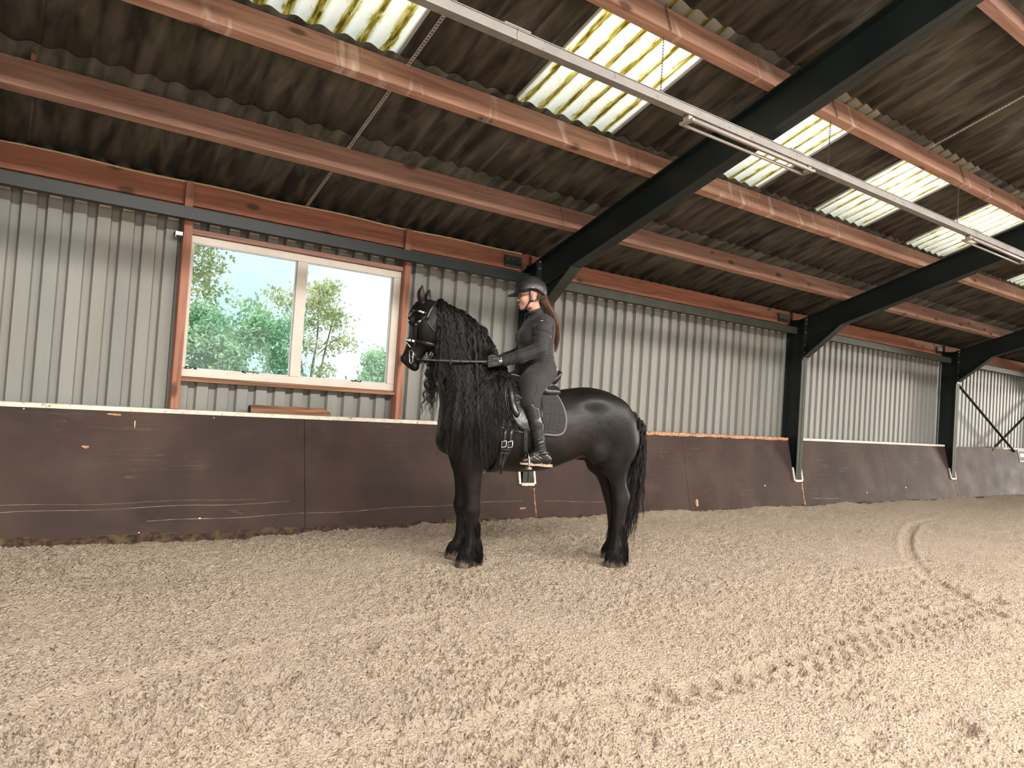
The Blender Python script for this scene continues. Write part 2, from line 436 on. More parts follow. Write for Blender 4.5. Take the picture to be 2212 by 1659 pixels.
def sand_height(x, y, cell):
    h = 0.014*vnoise2(x*1.1+3, y*1.1) + 0.010*vnoise2(x*3.1+9, y*3.1)
    w1 = np.clip((0.10/cell - 1)/2, 0, 1); w2 = np.clip((0.032/cell-1)/1.0, 0, 1); w3 = np.clip((0.017/cell-1)/.8, 0, 1)
    wx = x + .022*vnoise2(x*14, y*14+40) + .008*vnoise2(x*45, y*45); wy = y + .022*vnoise2(x*14+70, y*14) + .008*vnoise2(x*45+9, y*45+30)
    patch = np.clip(.80 + 1.0*vnoise2(x*.9+50, y*.9+20), .30, 1.25)     # trodden smooth and loose patches
    d1, v1 = worley2(wx*17, wy*17); d2, v2 = worley2(wx*36, wy*36, 37); d3, v3 = worley2(wx*72, wy*72, 91)
    crumb = lambda d, v: (v**1.5)*np.sqrt(np.clip(1-(d/.72)**2, 0, 1)) - .25
    h = h + patch*(0.008*w1*vnoise2(wx*8, wy*8+11) + .018*w1*crumb(d1, v1) + .031*w2*crumb(d2, v2) + .0185*w3*crumb(d3, v3))
    return h
HOOF = []
_hr = np.random.default_rng(5)
for i in range(230):
    HOOF.append((_hr.uniform(-1, 15), _hr.uniform(1.2, 6.3), _hr.uniform(.055, .085), _hr.uniform(.008, .022), _hr.uniform(0, 6.28)))
HOOF += [(3.55, 1.46, .10, .035, .4), (1.1, 3.2, .09, .03, 0), (1.63, 3.46, .09, .03, 1)]
HOOF_PADS = [(3.10, 4.86), (3.08, 5.14), (4.37, 4.45), (4.66, 4.85)]

def sand_mesh():
    rs = [0.9]
    while rs[-1] < 56: rs.append(rs[-1]*(1.06 if rs[-1] < 2.55 else 1.0027 if rs[-1] < 9 else 1.006))
    rs = np.array(rs)
    a_in = np.linspace(RAD(-6), RAD(80), 900)       # bearings towards the boards, finer
    a_out = np.linspace(RAD(80), RAD(354), 90)[1:-1]
    an = np.concatenate([a_in, a_out])
    A, R = np.meshgrid(an, rs)
    X = R*np.sin(A); Y = R*np.cos(A)
    fine = (A <= RAD(80)) & (R > 2.5)
    cell = np.where(fine, R*.0026, R*.06)
    keepX = np.clip(X, -6.3, 52); keepY = np.clip(Y, -12.9, 7.0)
    X, Y = keepX, keepY
    Z = sand_height(X, Y, cell)
    lugw = np.clip((0.06/cell-1)/1.5, 0, 1)
    for pts, hw, dep, pitch, lug in TRACKS:
        pts = np.array(pts); bb = (X > pts[:, 0].min()-.4) & (X < pts[:, 0].max()+.4) & (Y > pts[:, 1].min()-.4) & (Y < pts[:, 1].max()+.4)
        d, arc = seg_dist(X[bb], Y[bb], pts)
        inside = np.clip((hw-d)/.025, 0, 1); rim = .6*np.exp(-((d-hw-.03)/.028)**2)
        l = np.clip(3*np.sin(arc*2*PI/pitch + np.where(d > .02, 0, 1.2)), 0, 1)
        z = Z[bb]; fade = np.clip(arc/.5, 0, 1)
        Z[bb] = z*(1-.93*inside*fade) + fade*(-dep*inside + .012*rim + lugw[bb]*lug*inside*l)
    for hx, hy, r, dep, th in HOOF:
        bb = (np.abs(X-hx) < .25) & (np.abs(Y-hy) < .25)
        if not bb.any(): continue
        dx = X[bb]-hx; dy = Y[bb]-hy
        u = dx*math.cos(th)+dy*math.sin(th); v = -dx*math.sin(th)+dy*math.cos(th)
        d = np.hypot(u/1.15, v)
        ins = np.clip((r-d)/.03, 0, 1); rim = np.exp(-((d-r-.03)/.03)**2)
        Z[bb] += -dep*ins + .4*dep*rim*(.6+.4*np.sign(u))
    for hx, hy in HOOF_PADS:
        d = np.hypot(X-hx, Y-hy); w = np.exp(-(d/.13)**2); Z = Z*(1-w) + (-.012)*w
    # drift of sand along the foot of the boards
    Z += np.where(Y > 6.1, np.clip((Y-6.15)/.4, 0, 1)*(.012+.045*vnoise2(X*1.3, Y*1.3+7)+.02*vnoise2(X*5, Y*5)), 0)
    Z += np.where((Y > 6) & (X < 5), np.clip((Y-6.2)/.4, 0, 1)*np.clip((5-X)/4, 0, 1)*-.045, 0)
    V = np.stack([X.ravel(), Y.ravel(), Z.ravel()], 1)
    n, m = X.shape
    i, j = np.meshgrid(np.arange(n-1), np.arange(m), indexing='ij')
    j2 = (j+1) % m
    F = np.stack([i*m+j, (i+1)*m+j, (i+1)*m+j2, i*m+j2], -1).reshape(-1, 4)[:, ::-1]
    c0 = len(V); V = np.vstack([V, [[0, 0, 0]]])
    jj = np.arange(m); fan = np.stack([np.full(m, c0), jj, (jj+1) % m, (jj+1) % m], 1)
    F = F.astype(np.int64)
    return V, F, fan[:, :3][:, ::-1]
def sand_mat():
    m, N, L = newmat('arena_sand')
    out = N.new('ShaderNodeOutputMaterial'); bs = N.new('ShaderNodeBsdfPrincipled'); L.new(bs.outputs[0], out.inputs[0])
    bs.inputs['Roughness'].default_value = .95; bs.inputs['Specular IOR Level'].default_value = .12
    g = N.new('ShaderNodeNewGeometry')
    def nz(sc, det, rough=.6):
        n = N.new('ShaderNodeTexNoise'); n.inputs['Scale'].default_value = sc; n.inputs['Detail'].default_value = det; n.inputs['Roughness'].default_value = rough
        L.new(g.outputs['Position'], n.inputs['Vector']); return n
    def ramp(n, a, b, ca, cb):
        r = N.new('ShaderNodeValToRGB'); r.color_ramp.elements[0].position = a; r.color_ramp.elements[0].color = (*ca, 1); r.color_ramp.elements[1].position = b; r.color_ramp.elements[1].color = (*cb, 1)
        L.new(n.outputs['Fac'], r.inputs['Fac']); return r
    def mixc(f, a, b):
        x = N.new('ShaderNodeMix'); x.data_type = 'RGBA'; L.new(f, x.inputs['Factor']); L.new(a, x.inputs[6]); x.inputs[7].default_value = (*b, 1); return x.outputs[2]
    c = ramp(nz(11, 8), .32, .70, (0.66, 0.525, 0.405), (0.80, 0.66, 0.52)).outputs[0]
    f1 = N.new('ShaderNodeMapRange'); f1.inputs['From Min'].default_value = .48; f1.inputs['From Max'].default_value = .66; f1.inputs['To Max'].default_value = .35
    L.new(nz(1.1, 4).outputs['Fac'], f1.inputs['Value']); c = mixc(f1.outputs[0], c, (.55, .46, .375))           # damper, greyer areas
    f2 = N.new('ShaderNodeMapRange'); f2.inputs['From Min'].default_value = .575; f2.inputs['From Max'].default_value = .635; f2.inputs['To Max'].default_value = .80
    L.new(nz(58, 4).outputs['Fac'], f2.inputs['Value']); c = mixc(f2.outputs[0], c, (.13, .095, .070))          # dark specks painting in the small pit shadows, along with fibre and chips
    L.new(c, bs.inputs['Base Color'])
    v = N.new('ShaderNodeTexVoronoi'); v.inputs['Scale'].default_value = 78; L.new(g.outputs['Position'], v.inputs['Vector'])
    n2 = nz(46, 6, .72)
    ad = N.new('ShaderNodeMath'); ad.operation = 'MULTIPLY_ADD'; ad.inputs[1].default_value = -.55; L.new(v.outputs['Distance'], ad.inputs[0]); L.new(n2.outputs['Fac'], ad.inputs[2])
    bp = N.new('ShaderNodeBump'); bp.inputs['Strength'].default_value = 1.0; bp.inputs['Distance'].default_value = .065
    L.new(ad.outputs[0], bp.inputs['Height']); L.new(bp.outputs[0], bs.inputs['Normal'])
    return m
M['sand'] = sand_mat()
_V, _F, _fan = sand_mesh()
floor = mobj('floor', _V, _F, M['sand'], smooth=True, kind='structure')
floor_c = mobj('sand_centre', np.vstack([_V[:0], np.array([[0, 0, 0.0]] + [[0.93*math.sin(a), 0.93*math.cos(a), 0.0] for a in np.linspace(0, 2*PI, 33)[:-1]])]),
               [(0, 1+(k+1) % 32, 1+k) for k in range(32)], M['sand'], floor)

# ---- back wall: profiled cladding sheets, six ribs each, cut round the window
PITCH = 0.178
def clad_mesh(z0, z1):
    prof = []
    for k in range(6):
        x = k*PITCH
        prof += [(x, .0), (x+.098, .0), (x+.112, .042), (x+.164, .042)]
    prof.append((6*PITCH, 0.0))
    V, F = [], []
    for x, d in prof: V += [(x, d, z0), (x, d, z1)]
    for i in range(len(prof)-1): F.append((2*i, 2*i+2, 2*i+3, 2*i+1))
    n = len(V)
    V += [(x, y+.004, z) for x, y, z in V]
    F += [tuple(n+i for i in f[::-1]) for f in F]
    return mesh_data('cladding_sheet', V, F, M['clad'])
wall_back = struct('wall_back')
YW = 7.035
full = clad_mesh(0.0, 2.90); low = clad_mesh(0.0, 1.375); top = clad_mesh(2.63, 2.90)
for k in range(-7, 25):
    x = 1.322 + k*6*PITCH
    for me in ((low, top) if k in (0, 1) else (full,)):
        o = link('cladding_sheet', me, wall_back); o.location = (x, YW + (0.003 if k % 2 else 0), 0)

# pale dashes painting the light caught on the crests under the eave
fb = MB()
for k in range(-7, 25):
    for q in range(6):
        x = 1.322+(k*6+q)*PITCH; fb.box(x+.006, x+.092, YW-.004, YW-.0005, 2.752, 2.768)
fb.build('crest_light_dash', M['white_edge'], wall_back, kind='stuff')
# ---- eave: timber wall plate, steel angle under it, rope along the top
def purlin_piece(name, x0, x1, yl, zl, w, h, mat, label, group=None, rot=True):
    """yl, zl: lower edge on the wall side; the section leans with the roof"""
    cs, sn = (1/SEC, K/SEC) if rot else (1, 0)
    p = [(yl, zl), (yl-w*cs, zl+w*sn), (yl-w*cs+h*sn, zl+w*sn+h*cs), (yl+h*sn, zl+h*cs)]
    b = MB().prism([(y, z) for y, z in p], 0, x0, x1)
    xm = (x0+x1)/2
    b.V = [(v[0]-xm, v[1]-yl, v[2]-zl) for v in b.V]
    o = b.build(name, mat, bevel=.004); o.location = (xm, yl, zl)
    tag(o, label, 'beam', group)
    return o
BAY_TXT = ['left of the first frame', 'between first and second frames', 'between second and third frames', 'beyond the third frame']
for b, (x0, x1) in enumerate([(-.23, 5.01), (5.17, 10.41), (10.57, 15.82), (15.98, 21.21)]):
    o = MB().box(x0, x1, 6.998, 7.030, 2.905, 3.115).build('wall_plate', M['eave_timber'], bevel=.004)
    tag(o, 'knotty red eave timber topping the wall, ' + BAY_TXT[b], 'beam', 'eave timbers')
    t = thing('eave_rail', 'dark steel rail under the eave timber, ' + BAY_TXT[b], 'rail', (x0, 6.84, 2.74), 0, 'eave rails')
    L = x1-x0
    MB().box(0, L, -.04, .05, 0, .008).box(0, L, -.04, -.032, .008, .10).build('angle', M['steel'] if b == 0 else M['steel_green'], t)
    MB().box(0, L, -.036, .05, .10, .106).build('top_flange', M['steel_green'], t)
MB().box(-6.2, 27, 7.045, 7.06, 2.85, 3.13).build('fascia_board', M['eave_timber'], wall_back)
pts = []
for i in range(120):
    x = -6 + i*11.0/119; pts.append((x, 6.982, 3.112 + .006*math.sin(x*5.1) - .008*abs(math.sin(x*1.35))))
tag(MB().tube(pts, .009, 6).build('rope', M['rope'], smooth=True), 'tan cable running along the top of the eave timber', 'cable')

# ---- purlins in the roof
PUR = [(6.043, 3.216, 'lowest'), (4.960, 3.582, 'second lowest'), (3.668, 4.020, 'third lowest'), (2.384, 4.455, 'fourth lowest'), (1.05, 4.905, 'fifth'), (-.25, 5.345, 'sixth'), (-1.55, 5.783, 'seventh')]
for r, (yl, zl, nm) in enumerate(PUR):
    ends = [-6.4, 4.80, 10.22, 15.62, 21.0, 27.4]
    for b in range(5):
        lab = 'red brown roof purlin, %s up from the wall, %s' % (nm, (BAY_TXT+['in the far end bay'])[b])
        purlin_piece('roof_purlin', ends[b], ends[b+1]-.006, yl, zl,  .080, .232, M['purlin_stained'] if r in (1, 2) else M['purlin'], lab, 'roof purlins')
# two wooden packing blocks between purlin and sheets
tag(MB().box(.045, .075, 6.00, 6.03, 3.455, 3.545).build('packing_block', M['eave_timber']), 'small wooden packing block standing on the lowest purlin at far left', 'block')

# wooden studs fixed on the eave timber above both window posts
for nm, x in (('left', 1.262), ('right', 3.452)):
    tag(MB().box(x, x+.07, 6.955, 6.997, 2.86, 3.10).build('timber_cleat', M['post_timber'], bevel=.003), 'short upright timber on the eave beam above the %s window post' % nm, 'block')

# ---- corrugated roof
AMP = 0.018
SH = 6*0.183333
def sheet_vf(y0, y1, lift, width=1, seg=10, thick=.006):
    n = int(6*width*seg)+1
    V = []
    for side in (0, thick):
        for y in (y0, y1):
            for i in range(n):
                x = i*(SH*width+.02)/(n-1)
                hgt = AMP + AMP*math.cos(2*PI*(x+1.133)/.183333) + lift + side
                V.append((x, y + NRM[1]*hgt, CR-K*y + NRM[2]*hgt))
    F = []
    for i in range(n-1):
        F.append((i, i+1, n+i+1, n+i)); F.append((2*n+i, 3*n+i, 3*n+i+1, 2*n+i+1))
        F.append((i, 2*n+i, 2*n+i+1, i+1)); F.append((n+i, n+i+1, 3*n+i+1, 3*n+i))
    F.append((0, n, 3*n, 2*n)); F.append((n-1, 3*n-1, 4*n-1, 2*n-1))
    return V, F
ceiling = struct('ceiling')
ROWS = [(7.32, 5.885, 0.0), (6.12, 4.925, .009), (5.045, 3.60, .018), (3.80, 2.30, .027), (2.47, 1.0, .036)]
SKY = {0, 2, 4, 6, 8, 11, 13, -2, -4}
sky_names = ['second translucent roof sheet from the left, above the window', 'translucent roof sheet left of the first steel frame', 'translucent roof sheet just right of the first steel frame',
             'translucent roof sheet midway between first and second steel frames', 'translucent roof sheet partly hidden by the second steel frame', 'translucent roof sheet at the right edge', 'far translucent roof sheet']
for r, (y0, y1, lift) in enumerate(ROWS):
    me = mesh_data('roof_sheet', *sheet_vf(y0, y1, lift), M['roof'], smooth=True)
    mesky = mesh_data('skylight_sheet', *sheet_vf(y0, y1, lift), M['skylight'], smooth=True) if r == 2 else None
    for j in range(-7, 25):
        if r == 2 and j in SKY:
            o = link('skylight', mesky)
            lab = {0: 'bright translucent corrugated skylight above the window at upper left', 2: 'bright algae streaked skylight left of the first steel frame, crossed by a chain',
                   4: 'translucent skylight just right of the first steel frame', 6: 'yellowish skylight midway between the first and second steel frames',
                   8: 'skylight mostly hidden behind the second steel frame', 11: 'skylight at the right edge of the photo', -2: 'skylight next beyond the left edge of the photo', -4: 'skylight far left, outside the photo', 13: 'far skylight outside the photo at the right'}.get(j)
            tag(o, lab, 'skylight', 'translucent roof sheets')
            o.location = (1.17+SH*j, 0, 0)
        else:
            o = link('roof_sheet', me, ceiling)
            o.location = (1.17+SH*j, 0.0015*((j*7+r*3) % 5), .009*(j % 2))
for r in range(3):          # up to the ridge, unseen: wider sheets
    y0, y1 = 1.2-1.4*r, -.3-1.35*r
    me = mesh_data('roof_sheet', *sheet_vf(y0, max(y1, -3.0), .06+.012*r, 4, 4), M['roof'])
    for j in range(8):
        o = link('roof_sheet', me, ceiling); o.location = (1.17+SH*(4*j-7), 0, 0)
# far slope of the roof, mirrored about the ridge, with its own translucent strips
def mirror_vf(V, F): return [(v[0], 2*RIDGE-v[1], v[2]) for v in V], [f[::-1] for f in F]
for r, (y0, y1) in enumerate([(7.32, 5.0), (5.045, 3.6), (3.7, .3), (.4, -3.0)]):
    sk = r == 1
    for j in range(16):
        o = mobj('roof_sheet', *mirror_vf(*sheet_vf(y0, y1, .012*r, 2, 4)), M['skylight'] if (sk and j % 2 == 0) else M['roof'], ceiling)
        o.location = (1.17+SH*(2*j-7), 0, 0)

MB().prism([(RIDGE+.35, CR-K*RIDGE-.04), (RIDGE, CR-K*RIDGE+.08+.12), (RIDGE-.35, CR-K*RIDGE-.04), (RIDGE-.35, CR-K*RIDGE+.02), (RIDGE, CR-K*RIDGE+.27), (RIDGE+.35, CR-K*RIDGE+.02)], 0, -6.6, 52.3).build('ridge_cap', M['roof'], ceiling)
# perforated galvanised straps under the sheets
def strap(x, ya, yb, label):
    t = MB(); n = int(abs(ya-yb)/.028)
    pa = lambda y, h: (y, CR-K*y - h)
    V = []
    def bar(x0, x1, y0, y1):
        z0, z1 = CR-K*y0-.004, CR-K*y1-.004
        t.add([(x0, y0, z0-.002), (x1, y0, z0-.002), (x1, y1, z1-.002), (x0, y1, z1-.002), (x0, y0, z0), (x1, y0, z0), (x1, y1, z1), (x0, y1, z1)], BOXF)
    bar(x-.015, x-.008, ya, yb); bar(x+.008, x+.015, ya, yb)
    for i in range(n):
        y = ya + (yb-ya)*i/n; bar(x-.008, x+.008, y, y+(yb-ya)/n*.45)
    tag(t.build('perforated_strap', M['galv']), label, 'strap')
strap(2.374, 7.04, 2.45, 'galvanised perforated strap running up the roof sheets above the window')
strap(7.74, 3.69, 1.2, 'perforated metal strap under the roof sheets at upper right')

# ---- portal frames
ORD = ['outside the photo at left', 'behind the rider', 'at the middle right', 'at the far right', 'outside at right', 'in the far end of the hall']
def zb(y): return 2.857 + K*(6.073-y)
for i, xf in enumerate(FRAMES):
    lab = {1: 'dark green steel frame, first from left, its rafter crossing above the rider', 2: 'dark steel frame, second from left, with bolted haunch at middle right', 3: 'dark steel frame nearest the right edge, third from left'}.get(i, 'dark green steel frame ' + ORD[i])
    t = thing('portal_frame', lab, 'steel frame', (xf, 6.84, 0), 0, 'portal frames')
    oy = 6.84
    def part(nm, mb, mat=M['steel'], **k):
        mb.V = [(v[0], v[1]-oy, v[2]) for v in mb.V]; return mb.build(nm, mat, t, **k)
    c = MB()
    ztop = zb(YC0)+.33
    c.prism([(-.0045, YC0), (.0045, YC0), (.0045, YC1), (-.0045, YC1)], 2, -.1, ztop)
    part('column_web', c)
    part('column_flange', MB().box(-.075, .075, YC0, YC0+.012, -.1, 2.36), M['steel_green'])
    part('column_flange', MB().box(-.075, .075, YC0, YC0+.012, 2.36, ztop), M['steel'])
    part('column_flange', MB().box(-.075, .075, YC1-.012, YC1, -.1, ztop-.08), M['steel'])
    # rafter: web and two flanges; continues down the far slope
    ym = RIDGE
    def slope_box(x0, x1, ya, yb, off0, off1):
        return MB().prism([(ya, zb(ya)+off0), (yb, zb(yb)+off0), (yb, zb(yb)+off1), (ya, zb(ya)+off1)], 0, x0, x1)
    part('rafter_web', slope_box(-.004, .004, YC0-.014, ym, 0, .346))
    part('rafter_flange', slope_box(-.075, .075, 6.08, ym, 0, .0125), M['steel_green'] if i == 9 else M['steel'])
    part('rafter_flange', slope_box(-.075, .075, YC1, ym, .335, .348))
    part('end_plate', MB().box(-.075, .075, YC0-.016, YC0-.001, 2.33, ztop-.02))
    # haunch
    part('haunch_web', MB().prism([(YC0-.016, 2.36), (6.073, 2.857), (6.073, 2.90), (YC0-.016, zb(YC0)+.03)], 0, -.0045, .0045))
    part('haunch_flange', MB().beam((0, YC0-.01, 2.36), (0, 6.073, 2.857), .15, .012, (0, .6, .8)), M['steel_green'])
    part('haunch_seam', slope_box(-.03, .03, YC0-.016, 6.09, .0, .01))
    for z in (2.44, 2.56, 2.76, 2.90, 2.98):
        for sx in (-.05, .05):
            b = MB().tube([(sx, YC0-.016, z), (sx, YC0-.034, z)], .013, 6)
            part('bolt', b, M['bolt'])
    # far side of the frame
    part('far_rafter', MB().prism([(ym, zb(ym)), (ym, zb(ym)+.348), (2*ym-YC1, zb(YC1)+.348), (2*ym-YC1, zb(YC1))], 0, -.07, .07))
    part('far_column', MB().box(-.075, .075, 2*ym-YC1, 2*ym-YC0, -.1, ztop-.1))
    for (yl, zl, nm) in PUR[:4]:
        part('purlin_cleat', MB().prism([(yl+.012, zl-.006), (yl+.012+.11*K/SEC, zl-.006+.11/SEC), (yl+.006+.11*K/SEC, zl-.004+.11/SEC), (yl+.002, zl-.004)], 0, -.10, -.02))
    part('eave_cleat', MB().box(-.33, -.08, 6.976, 6.990, 2.93, 3.06), M['steel_green'])
    for sx in (-.29, -.22):
        part('bolt', MB().tube([(sx, 6.976, 3.02), (sx, 6.966, 3.02)], .010, 6), M['bolt'])

# ---- kick board along the wall
base = struct('baseboard_back')
BY, BK = 6.60, 0.23
def board_pt(X, z, d=0.0):          # d: out of the board, towards the hall
    n = 1/math.sqrt(1+BK*BK)
    return (X, BY+BK*z - d*n, z + d*BK*n)
ZT = 1.045
def board(pts, label=None, mat='kick'):
    V = [board_pt(x, z, 0) for x, z in pts] + [board_pt(x, z, -.018) for x, z in pts]
    n = len(pts)
    F = [tuple(range(n)), tuple(range(n, 2*n))[::-1]] + [(i, n+i, n+(i+1) % n, (i+1) % n) for i in range(n)]
    o = mobj('board', V, F, M[mat], base)
    bm = bmesh.new(); bm.from_mesh(o.data); bmesh.ops.recalc_face_normals(bm, faces=bm.faces); bm.to_mesh(o.data); bm.free()
    return o
g = .0025
ZB = -.12
JO = []
for i, xf in enumerate(FRAMES[:-1]):
    x0, x1 = xf+.11, FRAMES[i+1]+.11
    xm = (x0+x1)/2 - .05
    nl, nr = xf+.095, FRAMES[i+1]-.115
    board([(x0-.02+g, ZB), (xm-g, ZB), (xm-g, ZT), (nl, ZT), (nl, .40), (x0-.02+g, .40)])
    board([(xm+g, ZB), (x1-.02-g, ZB), (x1-.02-g, .40), (nr, .40), (nr, ZT), (xm+g, ZT)])
    JO.append(xm)
    if i == 0: board([(-6.3, ZB), (x0-.02-g, ZB), (x0-.02-g, .4), (xf-.115, .4), (xf-.115, ZT), (-6.3, ZT)])
    # ledge on top of the boards, cream front edge
    segs = {0: [(nl, xm+.30, 'white_edge', 0), (xm+.302, nr+.0, 'white_edge', .001)], 1: [(nl, nl+1.75, 'white_edge', 0), (nl+1.75, nr, 'torn_edge', -.004)], 2: [(nl, nr, 'white_edge', 0)],
            3: [(nl, nl+.35, 'white_edge', 0), (xm-.55, xm-.2, 'torn_edge', 0), (xm, nr, 'white_edge', 0)]}.get(i, [(nl, nr, 'white_edge', 0)])
    for a, b, mt, dz in segs:
        yb = BY+BK*ZT
        V, F = [], []
        n = 40 if mt == 'torn_edge' else 2
        for k in range(n):
            x = a+(b-a)*k/(n-1); q = random.uniform(-.012, .004) if mt == 'torn_edge' else 0
            V += [(x, yb-.008, ZT-.012+q+dz), (x, yb+.14, ZT-.005), (x, yb+.14, ZT+.0235+dz), (x, yb-.008, ZT+.0235+dz)]
        for k in range(n-1):
            for e in range(4): F.append((4*k+e, 4*k+4+e, 4*k+4+(e+1) % 4, 4*k+(e+1) % 4))
        F += [(0, 1, 2, 3), (4*n-1, 4*n-2, 4*n-3, 4*n-4)]
        o = mobj('ledge_strip', V, F, M[mt], base)
        bm = bmesh.new(); bm.from_mesh(o.data); bmesh.ops.recalc_face_normals(bm, faces=bm.faces); bm.to_mesh(o.data); bm.free()
o = MB().box(-6.3, FRAMES[0]-.115, BY+BK*ZT-.008, BY+BK*ZT+.14, ZT-.012, ZT+.0235).build('ledge_strip', M['white_edge'], base)
# pale strips round the cut-out for every column, worn cover strip below it
for i, xf in enumerate(FRAMES[1:5]):
    for (a, b) in (((xf-.118, .395), (xf-.118, .60)), ((xf+.098, .395), (xf+.098, .60)), ((xf-.095, .392), (xf+.085, .392))):
        V = []
        vert = a[0] == b[0]
        for d in (0.003, .022):
            if vert: q = [(a[0]-.013, a[1]), (a[0]+.013, a[1]), (b[0]+.013, b[1]), (b[0]-.013, b[1])]
            else: q = [(a[0], a[1]-.016), (b[0], a[1]-.016), (b[0], a[1]+.016), (a[0], a[1]+.016)]
            V += [board_pt(x, z, d) for x, z in q]
        mobj('edge_strip', V, BOXF, M['white_edge'], base)
    V, F = [], []
    n = 16
    for k in range(n):
        z = -.05+.40*k/(n-1); w = random.uniform(.004, .016)*(2 if i == 1 else 1)
        xx = xf+.092+random.uniform(-.004, .004)
        V += [board_pt(xx-w, z, .0015), board_pt(xx+w*.6, z, .0015), board_pt(xx, z, .006)]
    for k in range(n-1):
        for e in range(3): F.append((3*k+e, 3*k+(e+1) % 3, 3*k+3+(e+1) % 3, 3*k+3+e))
    mobj('worn_joint', V, F, M['torn_edge'], base)
# rotten lower edge of the boards, showing above the sand
V, F = [], []
n = 620
for k in range(n):
    x = -6 + 31*k/(n-1)
    h = .018 + .035*float(vnoise2(np.array([x*2.3]), np.array([3.3]))[0]) + random.uniform(-.012, .014)
    h += .022*max(0, 1-abs(x-4.4)/1.3) + (.014 if x < 3 else 0)
    for zz, dd in ((-.1, .012), (h*.5, .016+random.uniform(0, .012)), (h, .003)):
        V.append(board_pt(x, zz, dd))
for k in range(n-1):
    for e in range(2): F.append((3*k+e, 3*k+3+e, 3*k+4+e, 3*k+1+e))
mobj('rotten_edge', V, F, M['rot'], base, kind='stuff')
# chips, nail heads and a white paint mark on the boards
def chip(x, z, w, h, mat, ang=0):
    n = 9; ps = []
    for k in range(n):
        a = 2*PI*k/n; r = random.uniform(.7, 1.15)
        u, v = w*math.cos(a)*r, h*math.sin(a)*r
        ps.append((x+u*math.cos(ang)-v*math.sin(ang), z+u*math.sin(ang)+v*math.cos(ang)))
    V = [board_pt(px, pz, .0015) for px, pz in ps] + [board_pt(x, z, .003)]
    mobj('chip', V, [(k, (k+1) % n, n) for k in range(n)], M[mat], base)
for a in [(.63, .735, .028, .012, 'torn_edge'), (.83, 1.005, .06, .010, 'torn_edge'), (.985, .93, .004, .032, 'white_edge'), (1.52, .145, .012, .006, 'white_edge'),
          (.2, 1.02, .006, .006, 'white_edge'), (1.62, 1.01, .006, .005, 'white_edge'), (1.05, .05, .007, .004, 'white_edge'), (5.0, .13, .05, .012, 'torn_edge'), (8.0, .12, .03, .06, 'torn_edge'),
          (9.6, .33, .012, .012, 'white_edge'), (12.5, .18, .015, .012, 'white_edge'), (13.9, .25, .02, .015, 'white_edge')]: chip(*a)
# long pale scratches scored by kicks
for (xa, za, xb, zb_, w) in [(-.3, .23, 2.3, .265, .004), (1.1, .135, 2.44, .155, .005), (2.46, .155, 4.7, .21, .0045), (4.7, .21, 5.0, .22, .004), (-.2, .29, .5, .285, .003), (.5, .285, 2.0, .30, .002), (5.3, .20, 6.4, .17, .003), (10.8, .12, 11.6, .10, .006)]:
    V, F = [], []
    n = 24
    for k in range(n):
        t = k/(n-1); x = xa+(xb-xa)*t; z = za+(zb_-za)*t + .006*math.sin(x*6)
        ww = w*random.uniform(.15, .5)
        V += [board_pt(x, z-ww, .001), board_pt(x, z+ww, .001)]
    for k in range(n-1): F.append((2*k, 2*k+2, 2*k+3, 2*k+1))
    mobj('scratch', V, F, M['scratch'], base)

# ---- the window
win = struct('window_1')
YF = 6.985       # inner face of the frame
fr = lambda x0, x1, z0, z1: MB().box(x0, x1, YF, YF+.075, z0, z1).build('frame_member', M['frame'], win, bevel=.003)
fr(1.340, 3.445, 2.570, 2.640); fr(1.340, 3.445, 1.365, 1.437)
fr(1.340, 1.372, 1.4385, 2.5685); fr(3.362, 3.445, 1.4385, 2.5685); fr(2.325, 2.425, 1.4385, 2.5685)
for x0, x1 in ((1.373, 2.324), (2.426, 3.361)):
    MB().box(x0, x1, YF+.040, YF+.046, 1.438, 2.569).build('pane', M['glass'], win)
    MB().box(x0+.0005, x0+.004, YF+.006, YF+.039, 1.44, 2.567).box(x1-.010, x1-.0005, YF+.030, YF+.039, 1.44, 2.567).build('glazing_bead', M['frame_in'], win)
    MB().box(x0+.004, x1-.011, YF+.004, YF+.039, 2.563, 2.5685).box(x0+.004, x1-.011, YF+.004, YF+.039, 1.438, 1.446).build('glazing_bead', M['frame_in'], win)
post = lambda x0, x1, z0, z1: MB().box(x0, x1, 6.915, 7.032, z0, z1).build('timber_post', M['post_timber'], win, bevel=.004)
post(1.265, 1.337, 1.071, 2.80); post(3.448, 3.520, 1.071, 2.80)
MB().box(1.338, 3.447, 6.955, 7.03, 2.643, 2.690).build('timber_rail', M['purlin'], win, bevel=.003)
MB().box(1.338, 3.447, 6.945, 7.03, 1.322, 1.363).build('timber_rail', M['old_log'], win, bevel=.003)
MB().box(1.20, 1.262, 6.93, 7.00, 2.605, 2.640).box(1.20, 1.206, 6.925, 7.00, 2.585, 2.640).build('hinge_bracket', M['bolt'], win, bevel=.002)
for (x, w) in ((1.95, .08), (3.02, .06), (1.42, .05)):
    V = [(x+random.uniform(-w, w), YF+random.uniform(.002, .03), 1.447+random.uniform(-.012, .004)) for _ in range(14)]
    m_ = MB()
    for v in V: m_.box(v[0]-.008, v[0]+.008, YF-.0015, YF+.001, v[2]-.004, v[2]+.004)
    m_.build('dead_leaves', M['dirt'], win, kind='stuff')

